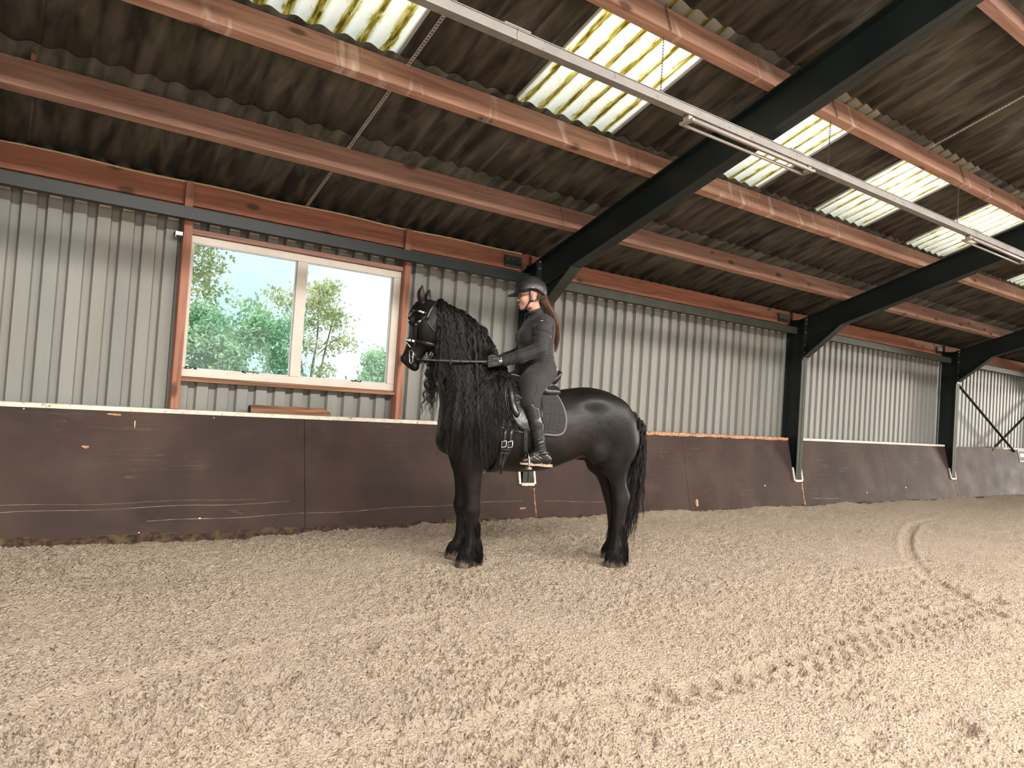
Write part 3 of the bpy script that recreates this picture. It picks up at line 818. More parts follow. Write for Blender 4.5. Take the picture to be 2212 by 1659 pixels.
# ---- other sides of the hall (behind and beside the camera): low boards, open above on the long side
wl_ = struct('wall_left'); MB().box(-6.46, -6.40, -13.1, 7.06, -.1, 3.2).build('cladding_panel', M['clad'], wl_)
MB().prism([(7.0, 3.2), (-13.1, 3.2), (RIDGE, 6.5)], 0, -6.46, -6.40).build('gable_panel', M['roof'], wl_)
wr_ = struct('wall_right'); MB().box(52.2, 52.26, -13.1, -7.3, -.1, 3.2).box(52.2, 52.26, -1.0, 7.06, -.1, 3.2).build('cladding_panel', M['clad'], wr_)
MB().prism([(7.0, 3.2), (-1.0, 3.2), (-1.0, 5.75), (-7.3, 5.1), (-7.3, 3.2), (-13.1, 3.2), (RIDGE, 6.5)], 0, 52.2, 52.26).build('gable_panel', M['roof'], wr_)
# the hall runs on beyond the photo: plain continuation of boards, cladding and roof
MB().box(27.2, 52.2, YW, YW+.04, 0, 2.9).build('cladding_panel', M['clad'], wall_back)
MB().prism([(6.6, -.1), (6.6+BK*ZT, ZT), (6.62+BK*ZT, ZT), (6.62, -.1)], 0, 26.7, 52.2).build('board', M['kick'], base)
MB().prism([(7.32, CR-K*7.32), (RIDGE, CR-K*RIDGE), (RIDGE, CR-K*RIDGE+.05), (7.32, CR-K*7.32+.05)], 0, 28.6, 52.3).build('roof_panel', M['roof'], ceiling)
MB().prism([(2*RIDGE-7.32, CR-K*7.32), (RIDGE, CR-K*RIDGE), (RIDGE, CR-K*RIDGE+.05), (2*RIDGE-7.32, CR-K*7.32+.05)], 0, 28.2, 52.3).build('roof_panel', M['roof'], ceiling)
wf_ = struct('wall_front'); MB().box(-6.4, 52.2, -13.05, -12.98, -.1, 1.3).build('board', M['kick'], wf_)
# ================================================================== SOLID MODELLING WITH DISTANCE FIELDS
def hermite(ts, cols, n=90):
    """resample station columns smoothly (cubic, finite-difference tangents)"""
    ts = np.asarray(ts, float); t = np.linspace(ts[0], ts[-1], n)
    k = np.clip(np.searchsorted(ts, t, side='right')-1, 0, len(ts)-2)
    h = ts[k+1]-ts[k]; u = (t-ts[k])/h
    out = []
    for c in cols:
        c = np.asarray(c, float)
        d = np.diff(c)/np.diff(ts)
        m = np.empty_like(c); m[0] = d[0]; m[-1] = d[-1]
        m[1:-1] = np.where(d[:-1]*d[1:] > 0, 2*d[:-1]*d[1:]/(d[:-1]+d[1:]+1e-12), 0)*.5 + .5*(d[:-1]+d[1:])/2
        out.append((2*u**3-3*u**2+1)*c[k] + (u**3-2*u**2+u)*h*m[k] + (-2*u**3+3*u**2)*c[k+1] + (u**3-u**2)*h*m[k+1])
    return t, out

class Field:
    def __init__(s, xs, ys, zs):
        s.x, s.y, s.z = (np.asarray(v, np.float32) for v in (xs, ys, zs))
        s.F = np.full((len(s.x), len(s.y), len(s.z)), .5, np.float32)
    def _sl(s, lo, hi):
        r = []
        for v, a, b in zip((s.x, s.y, s.z), lo, hi):
            i0 = max(0, int(np.searchsorted(v, a))-1); i1 = min(len(v), int(np.searchsorted(v, b))+1)
            if i1 <= i0: return None
            r.append(slice(i0, i1))
        return tuple(r)
    def apply(s, fn, lo, hi, k, mode='add'):
        sl = s._sl(np.asarray(lo)-k-.03, np.asarray(hi)+k+.03)
        if sl is None: return
        X = s.x[sl[0]][:, None, None]; Y = s.y[sl[1]][None, :, None]; Z = s.z[sl[2]][None, None, :]
        d = fn(X, Y, Z).astype(np.float32); a = s.F[sl]
        if mode == 'add':
            if k <= 0: s.F[sl] = np.minimum(a, d)
            else:
                h = np.clip(.5+.5*(a-d)/k, 0, 1); s.F[sl] = a*(1-h)+d*h-k*h*(1-h)
        elif mode == 'cut':
            if k <= 0: s.F[sl] = np.maximum(a, -d)
            else:
                d = -d; h = np.clip(.5-.5*(a-d)/k, 0, 1); s.F[sl] = a*(1-h)+d*h+k*h*(1-h)
    def loft(s, o, d, n, sd, ts, f, b, w, lc=0.0, e=2.2, egg=0.0, k=.03, mode='add'):
        """sections along d from o: from b to f along n, half width w along sd"""
        o, d, n, sd = (np.asarray(v, float) for v in (o, d, n, sd))
        lc = np.full(len(ts), lc) if np.isscalar(lc) else lc
        egg = np.full(len(ts), egg) if np.isscalar(egg) else egg
        t, (f, b, w, lc, egg) = hermite(ts, (f, b, w, lc, egg))
        w = np.maximum(w, .004); f = np.maximum(f, b+.008)
        c = (f+b)/2; h = (f-b)/2
        pts = np.array([o + d*tt + n*(cc+i*hh) + sd*(l+j*ww) for tt, cc, hh, ww, l in zip(t[::6], c[::6], h[::6], w[::6], lc[::6]) for i in (-1, 1) for j in (-1, 1)] +
                       [o + d*t[-1] + n*c[-1] + sd*lc[-1]])
        def fn(X, Y, Z):
            def dot(v): 
                r = 0
                for q, a, oo in ((X, v[0], o[0]), (Y, v[1], o[1]), (Z, v[2], o[2])):
                    if a != 0: r = r + (q-oo)*a
                return r
            T = dot(d); U = dot(n); Vv = dot(sd)
            Tc = np.clip(T, t[0], t[-1])
            ip = lambda q: np.interp(Tc, t, q)
            cc, hh, ww, ll, eg = ip(c), ip(h), ip(w), ip(lc), ip(egg)
            u = (U-cc)/hh
            wv = ww*(1-eg*np.clip(u, -1.2, 1.2))
            rho = (np.abs(u)**e + np.abs((Vv-ll)/wv)**e)**(1/e)
            dd = (rho-1)*np.minimum(hh, wv)
            over = np.abs(T-Tc)
            return np.where(over > 0, np.hypot(np.maximum(dd, 0), over) + np.minimum(dd, 0)*0, dd)
        s.apply(fn, pts.min(0), pts.max(0), k, mode)
    def ell(s, c, r, k=.03, R=None, mode='add'):
        c = np.asarray(c, float); r = np.asarray(r, float) if hasattr(r, '__len__') else np.array([r, r, r], float)
        Rm = None if R is None else np.array(R)
        m = max(r)
        def fn(X, Y, Z):
            x, y, z = X-c[0], Y-c[1], Z-c[2]
            if Rm is not None:
                x, y, z = (Rm[0, i]*x + Rm[1, i]*y + Rm[2, i]*z for i in range(3))
            q = np.sqrt((x/r[0])**2+(y/r[1])**2+(z/r[2])**2)
            return (q-1)*min(r)
        ext = r if Rm is None else np.array([m, m, m])
        s.apply(fn, c-ext, c+ext, k, mode)
    def cone(s, p0, p1, r0, r1, k=.02, mode='add', flat=None):
        """tapered capsule; flat=(axis vector, factor) squeezes it"""
        p0, p1 = np.asarray(p0, float), np.asarray(p1, float); d = p1-p0; L2 = d@d
        rm = max(r0, r1)
        def fn(X, Y, Z):
            x, y, z = X-p0[0], Y-p0[1], Z-p0[2]
            t = np.clip((x*d[0]+y*d[1]+z*d[2])/L2, 0, 1)
            ex, ey, ez = x-t*d[0], y-t*d[1], z-t*d[2]
            q = ex*ex+ey*ey+ez*ez
            if flat is not None:
                a, fac = flat; pr = ex*a[0]+ey*a[1]+ez*a[2]; q = q + pr*pr*(fac*fac-1)
            return np.sqrt(np.maximum(q, 0)) - (r0+(r1-r0)*t)
        s.apply(fn, np.minimum(p0, p1)-rm, np.maximum(p0, p1)+rm, k, mode)
    def chain(s, pts, rs, k=.02, **kw):
        for a, b, r0, r1 in zip(pts, pts[1:], rs, rs[1:]): s.cone(a, b, r0, r1, k, **kw)
    def sample(s, P):
        P = np.asarray(P, float)
        idx = []; fr = []
        for q, v in zip(P.T, (s.x, s.y, s.z)):
            i = np.clip(np.searchsorted(v, q)-1, 0, len(v)-2); idx.append(i)
            fr.append(np.clip((q-v[i])/(v[i+1]-v[i]), 0, 1))
        i, j, k = idx; a, b, c = fr; F = s.F
        r = 0
        for di, wi in ((0, 1-a), (1, a)):
            for dj, wj in ((0, 1-b), (1, b)):
                for dk, wk in ((0, 1-c), (1, c)):
                    r = r + F[i+di, j+dj, k+dk]*wi*wj*wk
        return r
    def grad(s, P, h=.006):
        P = np.asarray(P, float); g = np.zeros_like(P)
        for a in range(3):
            e = np.zeros(3); e[a] = h; g[:, a] = s.sample(P+e)-s.sample(P-e)
        return g/np.maximum(np.linalg.norm(g, axis=1, keepdims=True), 1e-9)
    def side(s, a, z, l0=.62, sign=1):
        """outermost l where the body is met when coming from the side at (a, z); nan if missed"""
        a = np.atleast_1d(a).astype(float); z = np.atleast_1d(z).astype(float)
        ls = np.arange(l0, 0.0, -.004)
        out = np.full(a.shape, np.nan)
        for l in ls:
            v = s.sample(np.stack([a, np.full_like(a, sign*l), z], 1)); hit = (v < 0) & np.isnan(out); out[hit] = l
        return out
    def ray(s, o, d, tmax=.6):
        """distance from the inside point o along d to the surface"""
        o = np.asarray(o, float); d = np.asarray(d, float); d = d/np.linalg.norm(d)
        ts = np.arange(0, tmax, .003); v = s.sample(o+ts[:, None]*d); w = np.where(v > 0)[0]
        t = ts[w[0]] if len(w) else tmax
        return o+d*t
    def mesh(s, F=None):
        F = s.F if F is None else F
        ins = F < 0
        c = [ins[dx:ins.shape[0]-1+dx, dy:ins.shape[1]-1+dy, dz:ins.shape[2]-1+dz] for dx in (0, 1) for dy in (0, 1) for dz in (0, 1)]
        cnt = sum(q.astype(np.int8) for q in c)
        ci, cj, ck = np.where((cnt > 0) & (cnt < 8))
        vid = np.full(cnt.shape, -1, np.int32); vid[ci, cj, ck] = np.arange(len(ci))
        f = {(dx, dy, dz): F[ci+dx, cj+dy, ck+dz] for dx in (0, 1) for dy in (0, 1) for dz in (0, 1)}
        acc = np.zeros((len(ci), 3)); n = np.zeros(len(ci))
        keys = list(f)
        for p in keys:
            for ax in range(3):
                if p[ax] == 0:
                    q = list(p); q[ax] = 1; q = tuple(q)
                    a, b = f[p], f[q]; m = (a < 0) != (b < 0)
                    t = np.where(m, a/np.where(m, a-b, 1), 0)
                    pos = np.zeros((len(ci), 3)); pos[:] = p; pos[:, ax] += t
                    acc += pos*m[:, None]; n += m
        acc /= n[:, None]
        V = np.stack([s.x[ci]+acc[:, 0]*(s.x[np.minimum(ci+1, len(s.x)-1)]-s.x[ci]), s.y[cj]+acc[:, 1]*(s.y[np.minimum(cj+1, len(s.y)-1)]-s.y[cj]), s.z[ck]+acc[:, 2]*(s.z[np.minimum(ck+1, len(s.z)-1)]-s.z[ck])], 1)
        Q = []
        for ax in range(3):
            sh = [slice(None)]*3; sh2 = [slice(None)]*3; sh[ax] = slice(0, -1); sh2[ax] = slice(1, None)
            a = ins[tuple(sh)]; b = ins[tuple(sh2)]
            e = np.where(a != b); i = [e[0], e[1], e[2]]; o1, o2 = [(1, 2), (2, 0), (0, 1)][ax]
            ok = (i[o1] > 0) & (i[o2] > 0) & (i[o1] < vid.shape[o1]) & (i[o2] < vid.shape[o2])
            i = [q[ok] for q in i]; flip = a[tuple(i)]
            def v(d1, d2):
                q = list(i); q[o1] = q[o1]-d1; q[o2] = q[o2]-d2; return vid[q[0], q[1], q[2]]
            quad = np.stack([v(1, 1), v(0, 1), v(0, 0), v(1, 0)], 1)
            quad[~flip] = quad[~flip][:, ::-1]; Q.append(quad)
        Q = np.concatenate(Q); Q = Q[(Q >= 0).all(1)]
        return V, Q

def relax(V, Q, it=2, lam=.5):
    n = len(V)
    e = np.concatenate([Q[:, [0, 1]], Q[:, [1, 2]], Q[:, [2, 3]], Q[:, [3, 0]]]); e = np.concatenate([e, e[:, ::-1]])
    cnt = np.bincount(e[:, 0], minlength=n)[:, None]
    for _ in range(it):
        for l in (lam, -lam*.9):
            s_ = np.stack([np.bincount(e[:, 0], V[e[:, 1], a], minlength=n) for a in range(3)], 1)
            V = V + l*(s_/np.maximum(cnt, 1)-V)
    return V

def arange(*segs):
    out = []
    for a, b, h in segs: out.append(np.arange(a, b-1e-6, h))
    return np.concatenate(out)

def ribbons_vf(P, r0, rng):
    """P (n, m, 3) strands -> flat tapering hair ribbons, each turned its own way"""
    n, m, _ = P.shape
    T = np.gradient(P, axis=1); T /= np.maximum(np.linalg.norm(T, axis=2, keepdims=True), 1e-9)
    q = rng.normal(0, .55, (n, 1, 3)) + np.array([0, 1.0, 0]); A = np.cross(T, q); A /= np.maximum(np.linalg.norm(A, axis=2, keepdims=True), 1e-9)
    u = np.linspace(0, 1, m); prof = (np.minimum(1, .6+u*3)*(1-u**3*.9))[None, :, None]
    r = np.asarray(r0).reshape(-1, 1, 1)*prof
    V = np.stack([P-A*r, P+A*r], 2).reshape(-1, 3)
    s_, i = np.meshgrid(np.arange(n), np.arange(m-1), indexing='ij'); b = (s_*m+i)*2
    return V, np.stack([b, b+1, b+3, b+2], -1).reshape(-1, 4)
def strands_vf(P, r0, r1=None, sides=3):
    """P (n, m, 3) strands -> thin tapered tubes"""
    n, m, _ = P.shape
    T = np.gradient(P, axis=1); T /= np.maximum(np.linalg.norm(T, axis=2, keepdims=True), 1e-9)
    A = np.cross(T, np.array([.31, .87, .38])); A /= np.maximum(np.linalg.norm(A, axis=2, keepdims=True), 1e-9); B = np.cross(T, A)
    u = np.linspace(0, 1, m)
    prof = (np.minimum(1, .55+u*3)*(1-u**3*.85))[None, :, None]
    r = np.asarray(r0).reshape(-1, 1, 1)*prof
    V = np.stack([P + r*(A*math.cos(2*PI*k/sides)+B*math.sin(2*PI*k/sides)) for k in range(sides)], 2).reshape(-1, 3)
    s_, i, k = np.meshgrid(np.arange(n), np.arange(m-1), np.arange(sides), indexing='ij'); k2 = (k+1) % sides
    b = (s_*m+i)*sides
    F = np.stack([b+k, b+k2, b+sides+k2, b+sides+k], -1).reshape(-1, 4)
    return V, F

# ================================================================== THE HORSE (frame: a forward, l to its left = towards the camera, z up)
HO = (3.75, 4.83, 0.0)
HR = math.atan2(0.33, -0.945)
class HThing:
    """a thing standing in the horse's frame; children are given in that frame"""
    def __init__(s, name, label, cat, at=(0, 0, 0), group=None):
        c, sn = math.cos(HR), math.sin(HR)
        s.at = np.array(at, float)
        w = (HO[0]+c*at[0]-sn*at[1], HO[1]+sn*at[0]+c*at[1], at[2])
        s.o = thing(name, label, cat, w, HR, group)
    def part(s, name, VF, mat, smooth=True, parent=None, kind=None, label=None, fix=False, midx=None):
        V, F = VF
        V = np.asarray([tuple(v) for v in V] if not isinstance(V, np.ndarray) else V, float) - s.at
        o = mobj(name, V, F, mat, parent or s.o, smooth, kind, midx)
        if fix:
            bm = bmesh.new(); bm.from_mesh(o.data); bmesh.ops.recalc_face_normals(bm, faces=bm.faces); bm.to_mesh(o.data); bm.free()
        if label: o['label'] = label
        return o

M['coat'] = pmat('black_coat', (0.0045, 0.0040, 0.0040), (0.0125, 0.0088, 0.0072), scale=3.2, detail=5, rough=.46, spec=.27, lo=.42, hi=.72, bump=.30, bscale=11, bdist=.02, coord='O', c3=(0.020, 0.0105, 0.0075), scale3=2.1, amt3=.7, lo3=.50, hi3=.68)
M['hair'] = pmat('black_wavy_hair', (0.0024, 0.0023, 0.0026), (0.0075, 0.0058, 0.0054), scale=9, rough=.5, spec=.22, coord='O')
M['hoof'] = pmat('dusty_hoof', (0.045, 0.035, 0.028), (0.16, 0.125, 0.095), scale=14, rough=.8, coord='O')
M['eye'] = pmat('horse_eye', (0.010, 0.006, 0.004), rough=.06)
M['eye_white_glint'] = pmat('eye_glint', (0.62, 0.60, 0.58), rough=.2)

H = Field(arange((-1.08, .84, .012), (.84, 1.30, .0065)), np.arange(-.46, .461, .0095), arange((.02, 1.46, .012), (1.46, 2.24, .0065)))
ex, ey, ez = (1, 0, 0), (0, 1, 0), (0, 0, 1)
def rotl(t): return [[math.cos(t), 0, -math.sin(t)], [0, 1, 0], [math.sin(t), 0, math.cos(t)]]   # turned in the a-z plane
# trunk
tr = np.array([  # a, top, bottom, half width, egg
    (-.862, 1.20, 1.06, .05, 0), (-.84, 1.275, .98, .12, 0), (-.80, 1.343, .935, .19, .05), (-.72, 1.413, .93, .255, .08), (-.56, 1.478, .915, .280, .10), (-.41, 1.494, .895, .285, .10),
    (-.25, 1.472, .845, .295, .08), (-.10, 1.445, .785, .312, .05), (.06, 1.445, .755, .320, .08), (.20, 1.495, .748, .308, .16), (.34, 1.560, .752, .282, .28), (.46, 1.575, .770, .262, .30),
    (.58, 1.53, .800, .245, .20), (.69, 1.44, .845, .215, .05), (.775, 1.33, .90, .165, 0), (.825, 1.22, .97, .09, 0)])
H.loft((0, 0, 0), ex, ez, ey, tr[:, 0], tr[:, 1], tr[:, 2], tr[:, 3], 0, 2.25, tr[:, 4], k=.0)
# neck, nearly upright, with a heavy crest
nk = np.array([(1.08, .835, .34, .22), (1.25, .850, .33, .195), (1.40, .875, .345, .165), (1.55, .905, .385, .138), (1.67, .925, .435, .122), (1.78, .945, .487, .112), (1.89, .975, .565, .103), (1.965, 1.00, .655, .095),
               (2.02, 1.015, .755, .083), (2.052, 1.01, .85, .066), (2.070, .985, .90, .03)])
H.loft((0, 0, 0), ez, ex, ey, nk[:, 0], nk[:, 1], nk[:, 2], nk[:, 3], 0, 2.1, -.25, k=.06)
# chest, shoulder, haunch muscles
for sg in (1, -1):
    H.ell((.67, sg*.130, 1.09), (.155, .120, .21), .05)
    H.ell((.50, sg*.185, 1.22), (.13, .085, .26), .035, R=rotl(.35))
    H.ell((.40, sg*.205, 1.02), (.115, .075, .12), .03)
    H.ell((-.60, sg*.18, 1.19), (.20, .115, .24), .04, R=rotl(-.25))
    H.ell((-.725, sg*.16, 1.08), (.10, .095, .20), .035)
    H.ell((-.47, sg*.20, .98), (.105, .075, .13), .035)
    H.ell((-.62, sg*.165, .86), (.10, .07, .12), .03)
    H.ell((-.40, sg*.15, 1.36), (.15, .12, .09), .05)
    H.ell((.60, sg*.165, .86), (.085, .072, .14), .035)
    H.ell((.02, sg*.215, 1.06), (.33, .105, .22), .06)
H.ell((.765, 0, .99), (.10, .14, .12), .05)
H.chain([(-.79, 0, 1.28), (-.835, 0, 1.19), (-.845, 0, 1.06)], [.04, .032, .024], .03)      # dock of the tail
# legs: sections along z: z, front, back, half width
FL = np.array([(.10, .622, .505, .043), (.135, .600, .500, .043), (.17, .590, .490, .046), (.205, .588, .500, .043), (.25, .588, .515, .036), (.33, .592, .515, .036), (.39, .615, .508, .045), (.44, .630, .503, .055), (.49, .625, .512, .055),
               (.55, .628, .512, .057), (.62, .640, .508, .066), (.70, .660, .505, .077), (.79, .700, .490, .088), (.90, .740, .45, .10), (1.0, .75, .42, .09)])
HL = np.array([(.10, -.650, -.760, .042), (.135, -.662, -.772, .042), (.17, -.670, -.785, .046), (.21, -.675, -.778, .043), (.27, -.680, -.762, .037), (.37, -.678, -.762, .037), (.46, -.675, -.772, .044), (.53, -.668, -.788, .052), (.59, -.660, -.800, .053),
               (.64, -.650, -.785, .054), (.70, -.628, -.762, .062), (.77, -.60, -.762, .078), (.84, -.545, -.782, .098), (.94, -.47, -.83, .125), (1.05, -.42, -.865, .13), (1.15, -.42, -.86, .10)])
def leg(T, l, zs, da, foot):
    T = T.copy(); g_ = np.interp(T[:, 0], [.1, .2, .6, .8], [.006, .010, .008, 0]); T[:, 1] += g_; T[:, 2] -= g_; T[:, 3] += g_*.7
    s_ = np.interp(T[:, 0], zs, da)
    lc = np.interp(T[:, 0], [0, .5, 1.0], [l, l*.97, l*.85])
    H.loft((0, 0, 0), ez, ex, ey, T[:, 0], T[:, 1]+s_, T[:, 2]+s_, T[:, 3], lc, 2.2, 0, k=.035)
    # pastern going forward and down to the hoof
    a0 = np.interp(.14, T[:, 0], (T[:, 1]+T[:, 2])/2) + np.interp(.14, zs, da); a1 = foot
    H.cone((a0, l, .15), (a1, l, .075), .048, .056, .03)
    H.cone((a0-.02, l, .17), (a0-.045, l, .13), .04, .03, .03)
LEGS = [(FL, .150, [0, 1], [0, 0], .575), (FL, -.155, [0, .3, .6, 1], [.025, .02, .008, .0], .602), (HL, .160, [0, 1], [0, 0], -.705), (HL, -.165, [.05, .3, .45, .55, .75, 1.0], [-.115, -.10, -.075, -.045, 0, .01], -.812)]
for T, l, zs, da, foot in LEGS: leg(T, l, zs, da, foot)
# head, turned a little to its right
PSI, BET = RAD(-33), RAD(17)
hf = np.array([math.cos(PSI), math.sin(PSI), 0]); hs = np.array([-math.sin(PSI), math.cos(PSI), 0])
hd = hf*math.sin(BET) - np.array([0, 0, 1])*math.cos(BET); hn = hf*math.cos(BET) + np.array([0, 0, 1])*math.sin(BET)
HP = np.array([.985, -.005, 2.070])
def hh(t, n, s_): return HP + hd*t + hn*n + hs*s_
hdT = np.array([(-.035, .02, -.05, .03), (-.01, .060, -.09, .06), (.04, .092, -.14, .083), (.09, .110, -.175, .098), (.14, .118, -.200, .108), (.19, .112, -.210, .104), (.24, .098, -.195, .090), (.295, .086, -.155, .072), (.35, .080, -.115, .061),
                (.40, .078, -.092, .058), (.44, .078, -.084, .061), (.475, .074, -.080, .064), (.507, .058, -.074, .060), (.532, .030, -.056, .046), (.545, -.005, -.032, .02)])
H.loft(HP, hd, hn, hs, hdT[:, 0], hdT[:, 1], hdT[:, 2], hdT[:, 3], 0, 2.3, hdT[:, 0]*0-.05, k=.045)
for sg in (1, -1):
    H.ell(hh(.190, -.105, sg*.060), (.095, .045, .115), .05)                 # cheek
    H.ell(hh(.170, .066, sg*.084), (.034, .026, .038), .025)                 # eye bulge
    H.cone(hh(.195, .03, sg*.092), hh(.34, .012, sg*.068), .013, .011, .02)   # cheek bone
    H.ell(hh(.490, .044, sg*.052), (.024, .018, .03), .02)                  # nostril flare
    H.ell(hh(.497, .050, sg*.070), (.013, .012, .018), .008, mode='cut')
H.ell(hh(.525, -.055, 0), (.035, .045, .030), .02)                          # chin
for sg in (1, -1): H.cone(hh(.537, -.022, sg*.05), hh(.455, -.030, sg*.069), .0060, .004, .006, mode='cut')  # mouth
# ears
def ear(base, tip, w, bend):
    n = 9; b, t = np.array(base), np.array(tip); ax = (t-b)/np.linalg.norm(t-b)
    for i in range(n):
        u0, u1 = i/n, (i+1)/n
        r = lambda u: w*(0.62+1.5*u*(1-u)*1.1)*(1-u**2.2*.92)
        p = lambda u: b+(t-b)*u + bend*math.sin(u*PI)*.012
        H.cone(p(u0), p(u1), r(u0), r(u1), .006)
    return b, t
E1 = (hh(.005, .055, .058), hh(-.128, .090, .070), .034, hn)
E2 = (hh(.0, .050, -.055), hh(-.118, .080, -.070), .030, hn)
for e_ in (E1, E2): ear(*e_)
for (b, t, w, bd), sg in ((E1, 1), (E2, -1)):
    q = hn*1.05 + hs*sg*.10
    H.cone(b+(t-b)*.28+q*.022, b+(t-b)*.78+q*.016, .013, .006, .005, mode='cut')
hV, hQ = H.mesh(); hV = relax(hV, hQ, 2, .5)
horse = HThing('horse', 'black long maned horse standing saddled in profile, facing left', 'horse', (0, 0, 0))
horse.part('body', (hV, hQ), M['coat'])
# hooves
for n_, (T, l, zs, da, foot) in enumerate(LEGS):
    sg = 1 if n_ < 2 else 1
    V, F = [], []
    m = 20
    rings = [(.085, -.004, .050, .046), (.075, 0, .058, .050), (.03, .018, .068, .060), (-.012, .030, .074, .066), (-.016, .03, .06, .05)]
    for z, off, ra, rl in rings:
        for k in range(m):
            th = 2*PI*k/m; c = math.cos(th)
            V.append((foot+off+ra*(c if c > 0 else c*.85), l+rl*math.sin(th), z))
    for r in range(len(rings)-1):
        for k in range(m): F.append((r*m+k, r*m+(k+1) % m, r*m+m+(k+1) % m, r*m+m+k))
    F.append(tuple(range(m))); F.append(tuple(range((len(rings)-1)*m, len(rings)*m))[::-1])
    horse.part('hoof', (V, F), M['hoof'], fix=True)
# eyes
for sg in (1, -1):
    c = hh(.170, .080, sg*.098)
    V, F = [], []
    bm = bmesh.new(); bmesh.ops.create_uvsphere(bm, u_segments=14, v_segments=9, radius=.0160)
    V = [np.array(v.co)+c for v in bm.verts]; F = [tuple(v.index for v in f.verts) for f in bm.faces]; bm.free()
    e_ = horse.part('eye', (V, F), M['eye'])
    lid = [hh(.170+.017*math.sin(a)*-1, .080+.021*math.cos(a), sg*(.108-.008*abs(math.cos(a)))) for a in np.linspace(.25, PI-.25, 9)]
    horse.part('eyelid', tube_vf(lid, .0042, 6), M['coat'])
    wt = [hh(.178+.004*math.sin(a), .084+.010*math.cos(a), sg*.1125) for a in np.linspace(.4, PI-.4, 7)]  # pale crescent: bare eye white with a painted glint
    horse.part('eye_white_glint', tube_vf(wt, .0024, 5), M['eye_white_glint'], parent=e_)
print('horse verts', len(hV))

# ---- hair. Locks start at the crest, fall over the near side of the neck and wave
hr = np.random.default_rng(21)
CREST = smooth_pts([(.99, 2.075), (.93, 2.075), (.86, 2.052), (.77, 2.022), (.67, 1.975), (.58, 1.90), (.505, 1.80), (.45, 1.69), (.40, 1.60), (.37, 1.545)], 8)
def crest_at(u):
    d = np.concatenate([[0], np.cumsum(np.hypot(*np.diff(CREST, axis=0).T))]); d /= d[-1]
    return np.stack([np.interp(u, d, CREST[:, 0]), np.interp(u, d, CREST[:, 1])], 1)
def fall(P0, V0, length, seg, drift, amp, wl, ph, out_amp, off, turn=.35, clump=None):
    """P0 roots (n,3), V0 first directions; steps follow gravity while sliding over the body"""
    n = len(P0); P = np.zeros((n, seg, 3)); p = P0.copy(); v = V0.copy(); st = (length/seg)[:, None]
    P[:, 0] = p
    g = np.zeros((n, 3)); g[:, 2] = -1; g[:, :2] += drift
    for i in range(1, seg):
        v = v*(1-turn)+g*turn; v /= np.linalg.norm(v, axis=1, keepdims=True)
        p = p+v*st
        f = H.sample(p); need = np.maximum(off-f, 0)[:, None]
        if (need > 0).any():
            gr = H.grad(p); p = p+gr*need
        P[:, i] = p
    s_ = np.linspace(0, 1, seg)[None, :]*length[:, None]
    env = np.clip(s_/.10, 0, 1)
    w = np.sin(2*PI*s_/wl[:, None]+ph[:, None])
    w2 = np.cos(2*PI*s_/wl[:, None]*.93+ph[:, None]*1.7)
    P[:, :, 0] += amp[:, None]*env*w
    P[:, :, 1] += out_amp[:, None]*env*np.abs(w2)
    return P
def locks(nl, per, roots, dirs, length, spread, seg, **kw):
    idx = np.repeat(np.arange(nl), per)
    P0 = roots[idx]; n = nl*per
    L = length[idx]*hr.uniform(.82, 1.05, n)
    wl = kw['wl'][idx]*hr.uniform(.97, 1.03, n); ph = kw['ph'][idx]+hr.normal(0, .25, n)
    P = fall(P0, dirs[idx], L, seg, kw['drift'][idx], kw['amp'][idx]*hr.uniform(.8, 1.2, n), wl, ph, kw['out'][idx]*hr.uniform(.6, 1.2, n), kw['off'][idx])
    o = hr.normal(0, 1, (n, 3)); o[:, 1] = np.abs(o[:, 1])
    q_ = np.linspace(0, 1, seg)
    taper = ((np.linspace(.35, 1, seg)**.5 if spread > 0 else np.clip(q_*3, .05, 1))*(1-.75*q_**3))[None, :, None]; spread = abs(spread)
    return P + o[:, None, :]*spread*taper
def mane(nl, per, u0, u1, lmin, lmax, side=1, r=.0021):
    u = np.sort(hr.uniform(u0, u1, nl)); c = crest_at(u)
    roots = np.stack([c[:, 0]+hr.normal(0, .006, nl), side*hr.uniform(-.012, .022, nl), c[:, 1]+.006], 1)
    layer = hr.uniform(0, 1, nl)
    dirs = np.stack([.25*hr.normal(0, 1, nl)+.10, side*np.ones(nl)*1.0, .25+.15*hr.normal(0, 1, nl)], 1)
    length = lmin(u)+(lmax(u)-lmin(u))*hr.uniform(0, 1, nl)
    drift = np.stack([np.interp(u, [0, .2, .5, .8, 1], [-.24, -.19, -.10, .02, .08])+np.interp(u, [0, .5, 1], [.13, .09, .07])*hr.normal(0, 1, nl), .02*np.ones(nl)*side], 1)
    return locks(nl, per, roots, dirs, length, .0085, 32, drift=drift, amp=hr.uniform(.007, .014, nl), out=hr.uniform(.004, .014, nl), off=.006+.028*layer, wl=hr.uniform(.075, .13, nl), ph=hr.uniform(0, 6.28, nl))
lmn = lambda u: np.interp(u, [0, .15, .4, .7, 1], [.45, .66, .78, .66, .40]); lmx = lambda u: np.interp(u, [0, .15, .4, .7, 1], [.80, 1.15, 1.46, 1.12, .66])
Pm = [mane(280, 22, .05, .94, lmn, lmx)]
for P, nm in ((np.concatenate(Pm), 'mane'),):
    near = np.exp(-((P[:, :, 0]-.45)/.11)**4-((P[:, :, 2]-1.64)/.075)**4); P[:, :, 1] = np.where(P[:, :, 1] > .10, P[:, :, 1]*(1-near)+.10*near, P[:, :, 1])   # parted by the rider's hand
    V, F = ribbons_vf(P, hr.uniform(.0016, .0030, len(P)), hr)
    horse.part(nm, (V, F), M['hair'], smooth=True, kind='stuff')
